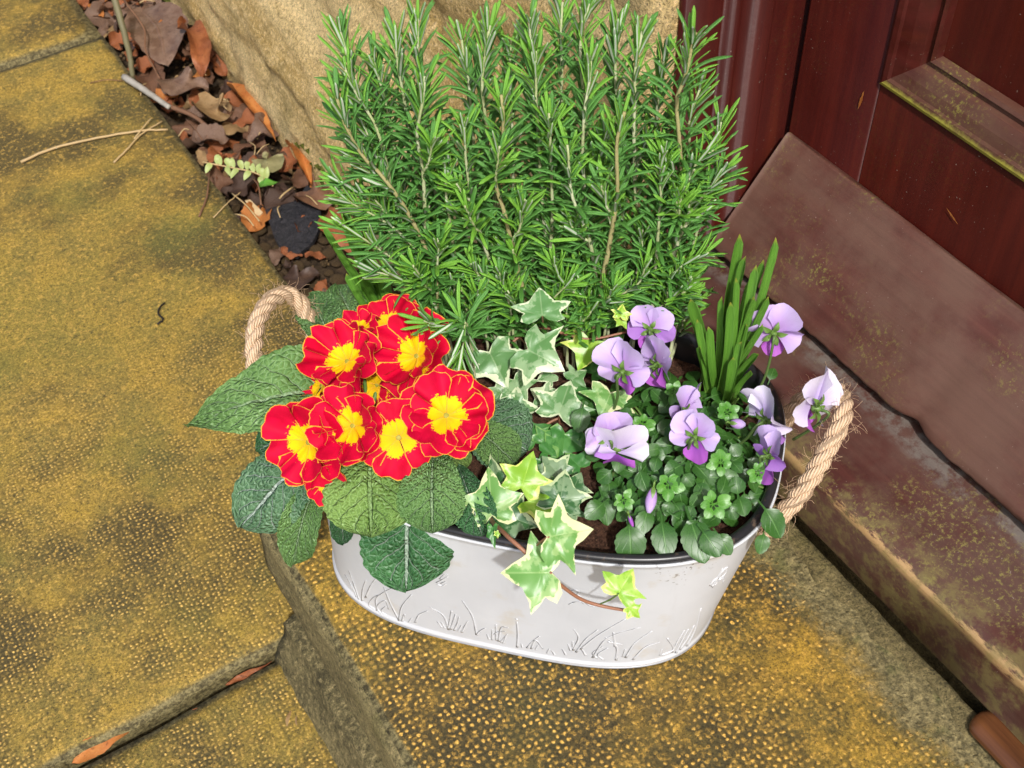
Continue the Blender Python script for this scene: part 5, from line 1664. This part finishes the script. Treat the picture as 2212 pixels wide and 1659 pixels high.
# buds
for (x, y, tx, ty, w, m) in ((655, 1090, 632, 1215, 60, M_vl), (1050, 755, 1125, 765, 55, M_vl), (530, 1225, 552, 1285, 22, M_vd)):
    b = az(*R2(x, y), 0.152); t = on_plane(*R2(tx, ty), b, CB)
    L = np.linalg.norm(t - b)
    n_ = 9
    P = smooth_path([b, (b + t) / 2, t], n_)
    J = Join()
    rad = pxlen(w / 5.106 / 2, b) * np.sin(np.linspace(0.35, 2.9, n_)) ** 0.8
    J.add(*tube(P, rad, 9), np.array([(k % 9 / 9, k // 9 / n_) for k in range(9 * n_)]), 0)
    for k in range(4):
        a = k * 1.57
        sd_ = CR * math.cos(a) + CB * math.sin(a)
        Vb, Fb, Ub = leaf_surface(b - (t - b) * 0.12, b + (t - b) * 0.12 + sd_ * rad.max() * 0.9, b + (t - b) * 0.42 + sd_ * rad.max() * 1.05, sd_, rad.max() * 0.8, 'lance', 5, 7, 0.0)
        J.add(Vb, Fb, Ub, 1)
    J.add(*tube(smooth_path([b, b - (t - b) * 0.3, az(*R2(x - 10, y + 30), 0.12)], 8), 0.0007, 5), None, 1)
    J.obj('bud', [m, M_sepal], vio)

# ------------------------------------------------------------------ leaf litter, gravel and twigs
def thicken(V, F, nrm, t=0.0004):
    n0 = len(V)
    return np.vstack([V, V - np.array(nrm) * t]), F + [tuple(i + n0 for i in f)[::-1] for f in F]
GZ = -0.141
# scattered pebbles
PEB = []
for k in range(5):
    bm_v = []
    for j in range(7):
        th = math.pi * j / 6
        for i in range(9):
            a = 2 * math.pi * i / 9
            r = 1 + 0.28 * fn(math.sin(th) * math.cos(a) * 1.3 + k * 5, math.sin(th) * math.sin(a) * 1.3, math.cos(th) * 1.3)
            bm_v.append((r * math.sin(th) * math.cos(a), r * math.sin(th) * math.sin(a) * 0.8, 0.6 * r * math.cos(th)))
    PEB.append(make_mesh('pebble', bm_v, grid_faces(9, 7, 0, True), M_pebble))
def put_pebble(x, y, r, z=None):
    o = bpy.data.objects.new('pebble', random.choice(PEB))
    scene.collection.objects.link(o)
    o.location = (x, y, (GZ if z is None else z) + r * 0.35)
    o.rotation_euler = (random.uniform(-0.4, 0.4), random.uniform(-0.4, 0.4), random.random() * 6.28)
    o.scale = (r, r, r)
    tag(o, 'small brown rounded pebble in the gutter by the stone wall', 'pebble', 'pebbles in the gutter')
    return o
ps = []
for k in range(900):
    x, y = random.uniform(EDGE_X + 0.004, 0.345), random.uniform(0.66, 1.02)
    r = random.uniform(0.0045, 0.0105)
    if all((x - a) ** 2 + (y - b) ** 2 > (0.85 * (r + c)) ** 2 for a, b, c in ps):
        ps.append((x, y, r))
for (x, y, r) in ps[:150]:
    put_pebble(x, y, r)
J = Join()
for k in range(700):
    x, y = random.uniform(EDGE_X - 0.01, 0.35), random.uniform(0.62, 1.6)
    r = random.uniform(0.0015, 0.0035)
    c0 = np.array([x, y, GZ + random.uniform(-0.002, 0.002)])
    V = np.array([(1, 0, 0), (-1, 0, 0), (0, 1, 0), (0, -1, 0), (0, 0, 0.8), (0, 0, -0.8)]) * r * np.array([random.uniform(0.7, 1.2), random.uniform(0.7, 1.2), 0.8]) + c0
    J.add(V, [(0, 2, 4), (2, 1, 4), (1, 3, 4), (3, 0, 4), (2, 0, 5), (1, 2, 5), (3, 1, 5), (0, 3, 5)])
S(J.obj('gravel', M_pebble), kind='stuff', label='fine grit and gravel on the gutter floor', category='gravel')

# slate chip, chip of wood
def poly_plate(name, pts, z, th, mat, tilt=(0, 0), rough=0.0006):
    c = np.mean([D(*p) for p in pts], axis=0)
    c3 = az(c[0], c[1], z)
    nrm = unit((tilt[0], tilt[1], 1))
    top = [on_plane(*D(*p), c3, nrm) for p in pts]
    # refine the outline so that it is chipped
    out = []
    for i in range(len(top)):
        a, b = top[i], top[(i + 1) % len(top)]
        for t in np.linspace(0, 1, 6)[:-1]:
            out.append(a + (b - a) * t + np.array([fn(i * 3 + t * 5, 1), fn(i * 3 + t * 5, 7), 0]) * 0.0008)
    n = len(out)
    cen = np.mean(out, axis=0)
    V = [cen + nrm * 0.0002] + [cen + (p - cen) * 0.94 for p in out] + [p - nrm * 0.0008 for p in out] + [p - nrm * th for p in out]
    F = [(0, 1 + i, 1 + (i + 1) % n) for i in range(n)]
    for k in range(2):
        o_ = 1 + k * n
        F += [(o_ + i, o_ + n + i, o_ + n + (i + 1) % n, o_ + (i + 1) % n) for i in range(n)]
    F.append(tuple(range(1 + 2 * n, 1 + 3 * n))[::-1])
    return obj(name, V, F, mat, smooth=False)
tag(poly_plate('slate_chip', [(572, 452), (640, 432), (662, 398), (690, 418), (694, 482), (676, 520), (640, 552), (606, 538), (592, 512)], -0.124, 0.006, M_slate, (-0.1, -0.12)), 'flat dark grey piece of slate lying in the gutter', 'slate')
tag(poly_plate('wood_chip', [(528, 432), (540, 430), (568, 458), (560, 466), (548, 460)], -0.124, 0.004, M_chip, (0, -0.2)), 'pale wood chip beside the slate in the gutter', 'wood chip')

def dead_leaf(b, m, t, z, w, mat, label, up=(0, 0, 1), kind='oval', camber=0.2, wave=0.1, bulge=0.006, group=None, twist=0.0, name='dead_leaf', zt=None):
    bp, tp = az(*D(*b), z), az(*D(*t), z if zt is None else zt)
    mp_ = az(*D(*m), z) + np.array([0, 0, bulge])
    V, F, UV = leaf_surface(bp, mp_, tp, up, pxlen(w / 2.16, mp_), kind, 11, 20, camber, wave, 0.10, 7, 0.0, random.random() * 9, twist)
    V = V + np.array([[0.0015 * fn(p[0] * 90, p[1] * 90, 1), 0.0015 * fn(p[0] * 90, p[1] * 90, 4), 0.002 * fn(p[0] * 70, p[1] * 70, 9)] for p in V])
    V, F = thicken(V, F, (0, 0, 1))
    o = obj(name, V, F, mat, None, UV + UV)
    return tag(o, label, 'leaf', group)
dead_leaf((305, 20), (345, 75), (360, 140), -0.108, 130, DEAD[3], 'large glossy grey brown dead leaf cupped among the litter', (0, 0, 1), 'oval', 0.12, 0.05, 0.006)
dead_leaf((490, 180), (540, 235), (598, 305), -0.112, 42, DEAD[4], 'long folded orange dead leaf pointing down the gutter', (0.3, 0, 1), 'lance', 0.5, 0.1, 0.008)
dead_leaf((628, 318), (655, 350), (672, 398), -0.112, 40, DEAD[4], 'curled tan orange dead leaf resting above the slate', (0, 0, 1), 'oval', 0.75, 0.05, 0.012)
dead_leaf((700, 470), (722, 500), (760, 548), -0.116, 55, DEAD[0], 'red brown dead leaf by the daffodil shoots', (-0.4, 0, 1), 'oval', 0.2, 0.1, 0.010)
dead_leaf((640, 420), (690, 430), (735, 400), -0.114, 75, DEAD[2], 'crumpled brown dead leaf overlapping the slate corner', (0, -0.2, 1), 'oval', 0.1, 0.25, 0.008)
dead_leaf((400, 60), (425, 100), (440, 160), -0.104, 60, DEAD[0], 'russet dead leaf with ragged lobes near the wall foot', (0.4, 0, 1), 'oval', 0.35, 0.3, 0.014)
dead_leaf((545, 350), (580, 360), (610, 335), -0.112, 62, DEAD[5], 'grey green dead leaf lying face up among russet ones', (0, 0, 1), 'oval', 0.05, 0.1, 0.004)
dead_leaf((430, 215), (465, 260), (500, 250), -0.112, 70, DEAD[1], 'pale tan curled dead leaf in the middle of the gutter', (0.1, 0, 1), 'oval', 0.3, 0.2, 0.010)
dead_leaf((355, 170), (400, 195), (450, 190), -0.108, 80, DEAD[3], 'dull purplish dead leaf beside the bleached stick', (0, 0, 1), 'oval', 0.15, 0.15, 0.006)
dead_leaf((600, 600), (650, 612), (690, 590), -0.130, 60, DEAD[6], 'dark wet dead leaf lying on the pebbles', (0, 0, 1), 'oval', 0.15, 0.2, 0.004)
# leaves caught elsewhere
dead_leaf((155, 1648), (215, 1612), (290, 1572), PAVE_Z - 0.009, 42, DEAD[4], 'orange dead leaf wedged in the paving joint', (-0.25, -0.5, 1), 'lance', 0.12, 0.12, 0.004)
dead_leaf((485, 1480), (530, 1462), (590, 1425), PAVE_Z - 0.010, 13, DEAD[0], 'thin red brown leaf scrap in the paving joint near the riser', (0, -0.4, 1), 'lance', 0.1, 0.3, 0.002)
dead_leaf((395, 1552), (420, 1540), (445, 1528), PAVE_Z - 0.010, 10, DEAD[0], 'tiny red brown leaf scrap at the middle of the paving joint', (0, -0.4, 1), 'lance', 0.1, 0.3, 0.002)
dead_leaf((640, 1520), (632, 1560), (640, 1592), -0.118, 22, DEAD[1], 'small tan dead leaf on moss at the riser foot', (0, 0, 1), 'oval', 0.2, 0.1, 0.002)

# random litter
DL = []
for k in range(8):
    rr = random.Random(40 + k)
    V, F, UV = leaf_surface(np.array([0, -0.5, 0]), np.array([rr.uniform(-0.1, 0.1), 0, rr.uniform(0.0, 0.16)]), np.array([rr.uniform(-0.15, 0.15), 0.5, rr.uniform(-0.05, 0.12)]), (0, 0, 1), rr.uniform(0.42, 0.75), ('oval', 'obovate', 'lance')[k % 3], 9, 16, rr.uniform(-0.3, 0.6), rr.uniform(0.1, 0.35), 0.22, 6, seed=k * 2.0)
    V = V + np.array([[0.03 * fn(p[0] * 6, p[1] * 6, k), 0.03 * fn(p[0] * 6, p[1] * 6, k + 5), 0.07 * fn(p[0] * 3, p[1] * 3, k + 9)] for p in V])
    V, F = thicken(V, F, (0, 0, 1), 0.012)
    DL.append([V, F, UV + UV, {}])
WORDS = ['russet', 'tan', 'brown', 'mauve brown', 'orange', 'grey green', 'dark brown']
def scatter_leaf(x, y, z, L, mi, tilt=0.5):
    k = random.randrange(8)
    V, F, UV, cache = DL[k]
    if mi not in cache:
        cache[mi] = make_mesh('dead_leaf', V, F, DEAD[mi], UV)
    o = bpy.data.objects.new('dead_leaf', cache[mi])
    scene.collection.objects.link(o)
    o.location = (x, y, z)
    o.rotation_euler = (random.uniform(-tilt, tilt), random.uniform(-tilt, tilt), random.random() * 6.28)
    o.scale = (L, L, L)
    return tag(o, 'crumpled %s dead leaf in the gutter litter beside the wall' % WORDS[mi], 'leaf', '%s dead leaves in the gutter' % WORDS[mi])
for k in range(150):
    y = 0.93 + 0.85 * (k / 150) + random.uniform(-0.03, 0.03)
    x = random.uniform(EDGE_X + 0.010, 0.342)
    sc_ = az(*D(640, 480), -0.124)
    if math.hypot(x - sc_[0], y - sc_[1]) < 0.045:
        continue
    heap = max(0, min(1, (y - 0.93) / 0.2))
    L = random.uniform(0.022, 0.052)
    scatter_leaf(x, y, GZ + 0.006 + 0.020 * heap * random.random(), L, random.choice((0, 0, 2, 2, 2, 3, 3, 6, 6, 1, 1, 4, 0)))
for k in range(14):
    scatter_leaf(random.uniform(EDGE_X + 0.008, 0.34), random.uniform(0.74, 0.95), GZ + 0.010 + 0.003 * random.random(), random.uniform(0.015, 0.03), random.choice((2, 6, 0, 3)), 0.25)

def twig(name, pts, zs, r, mat, label, n=20, jitter=0.0006, cat='twig', group=None):
    P = smooth_path([az(*D(x, y), z) for (x, y), z in zip(pts, zs)], n)
    P = P + np.array([[fn(i * 0.9, r * 9e3), fn(i * 0.9, 5, r * 9e3), fn(i * 0.9, 9)] for i in range(n)]) * jitter
    o = obj(name, *tube(P, np.linspace(r, r * 0.7, n), 6), mat)
    return tag(o, label, cat, group)
PZ = PAVE_Z + 0.0022
twig('straw_stem', [(45, 350), (110, 322), (200, 300), (300, 283), (362, 280)], [PZ + .001, PZ + .0015, PZ + .0015, PZ + .002, PZ], 0.0016, M_straw, 'long pale straw stem lying across the paving slab', cat='straw')
twig('straw_stem', [(246, 351), (275, 322), (305, 290), (350, 262)], [PZ, PZ + .002, PZ + .002, PZ], 0.0011, M_straw, 'shorter split straw crossing the long straw stem', cat='straw')
twig('straw_stem', [(290, 300), (312, 272), (326, 256)], [PZ + .002, PZ + .004, PZ + .005], 0.0010, M_straw, 'short bent straw tip leaning over the crossed straws', cat='straw')
twig('bleached_stick', [(268, 166), (320, 200), (366, 232)], [-0.098, -0.099, -0.102], 0.0042, M_twig_grey, 'bleached grey stick lying along the slab edge', cat='stick')
twig('brown_stick', [(362, 228), (420, 252), (468, 292)], [-0.104, -0.108, -0.116], 0.0030, M_twig, 'brown stick end continuing past the bleached stick', cat='stick')
twig('green_shoot', [(240, -30), (265, 60), (280, 120), (288, 178)], [-0.02, -0.06, -0.09, -0.12], 0.0042, M_twig_green, 'greenish upright woody shoot rising from the litter', jitter=0.001)
twig('brown_twig', [(268, 0), (310, 60), (315, 110), (345, 170)], [-0.06, -0.08, -0.09, -0.1], 0.0014, M_twig, 'thin brown twig bending beside the green shoot')
twig('brown_twig', [(430, 468), (445, 430), (450, 400), (452, 372)], [PZ, PZ + .004, PZ + .006, PZ], 0.0011, M_twig, 'short red brown twig on the slab edge below the pale leaflets')
twig('brown_twig', [(462, 470), (490, 440), (520, 415)], [PZ, PZ + .002, PZ - .002], 0.0007, M_straw, 'hair thin twig beside the short red brown twig')
twig('black_twig', [(340, 700), (352, 690), (342, 678), (345, 664), (356, 654)], [PZ, PZ, PZ + .001, PZ + .001, PZ], 0.0011, M_twig_black, 'tiny black curled twig in the middle of the slab', n=26)
for k in range(26):
    x0, y0 = random.uniform(EDGE_X - 0.02, 0.33), random.uniform(0.85, 1.6)
    a = random.random() * 6.28
    L = random.uniform(0.02, 0.06)
    p = np.array([x0, y0, -0.112 + random.uniform(-0.006, 0.006)])
    e = p + np.array([math.cos(a) * 0.6, math.sin(a), random.uniform(-0.06, 0.1)]) * L
    if min(p[0], e[0]) < EDGE_X:
        p[2] = e[2] = PAVE_Z + 0.002
    m = (p + e) / 2 + np.array([random.uniform(-.004, .004), random.uniform(-.004, .004), 0.003])
    o = obj('dry_stalk', *tube(smooth_path([p, m, e], 8), random.uniform(0.0005, 0.001), 5), random.choice((M_straw, M_twig, M_straw)))
    tag(o, 'thin dry stalk strewn over the gutter leaf litter', 'stalk', 'dry stalks in the gutter')
# pale green leaflet sprig
spr = thing('leaflet_sprig', 'dried sprig with pale green leaflets lying across the gutter', 'sprig', az(*D(450, 352), -0.105))
P = smooth_path([az(*D(438, 350), -0.104), az(*D(500, 362), -0.106), az(*D(555, 375), -0.108), az(*D(590, 402), -0.112)], 20)
obj('stem', *tube(P, 0.0009, 5), M_straw, spr)
for k in range(15):
    i = 2 + k
    p = P[i]
    d = unit((CR * random.uniform(-0.6, 0.5) + CU * (1 if k % 3 else -1)) + np.array([0, 0, 0.3]))
    V, F, UV = leaf_surface(p, p + d * 0.006 + np.array([0, 0, 0.002]), p + d * random.uniform(0.009, 0.014), unit(CB + CR * random.uniform(-.5, .5)), 0.0065, 'oval', 7, 9, 0.1)
    obj('leaflet', V, F, M_leaflet, spr, UV)
dead_leaf((560, 400), (575, 402), (602, 394), -0.112, 26, M_vleaf2, 'fresh green leaf tip poking out above the slate', (0, 0, 1), 'lance', 0.1, 0.05, 0.004, name='green_leaf')
# debris by the riser foot
for k, (x, y, x2, y2) in enumerate(((630, 1500, 625, 1600), (645, 1540, 670, 1575), (640, 1600, 690, 1585), (655, 1640, 690, 1610), (628, 1560, 650, 1610), (690, 1600, 682, 1659))):
    P = smooth_path([az(*D(x, y), -0.122), az(*D((x + x2) / 2 + 6, (y + y2) / 2), -0.118), az(*D(x2, y2), -0.120)], 8)
    tag(obj('dry_stalk', *tube(P, 0.0006, 5), M_straw), 'wispy dry stalk on the moss at the riser foot', 'stalk', 'dry stalks at the riser foot')

for o in scene.objects:
    if o.type == 'MESH' and o.parent is None and 'kind' not in o and 'label' not in o:
        print('UNTAGGED', o.name)
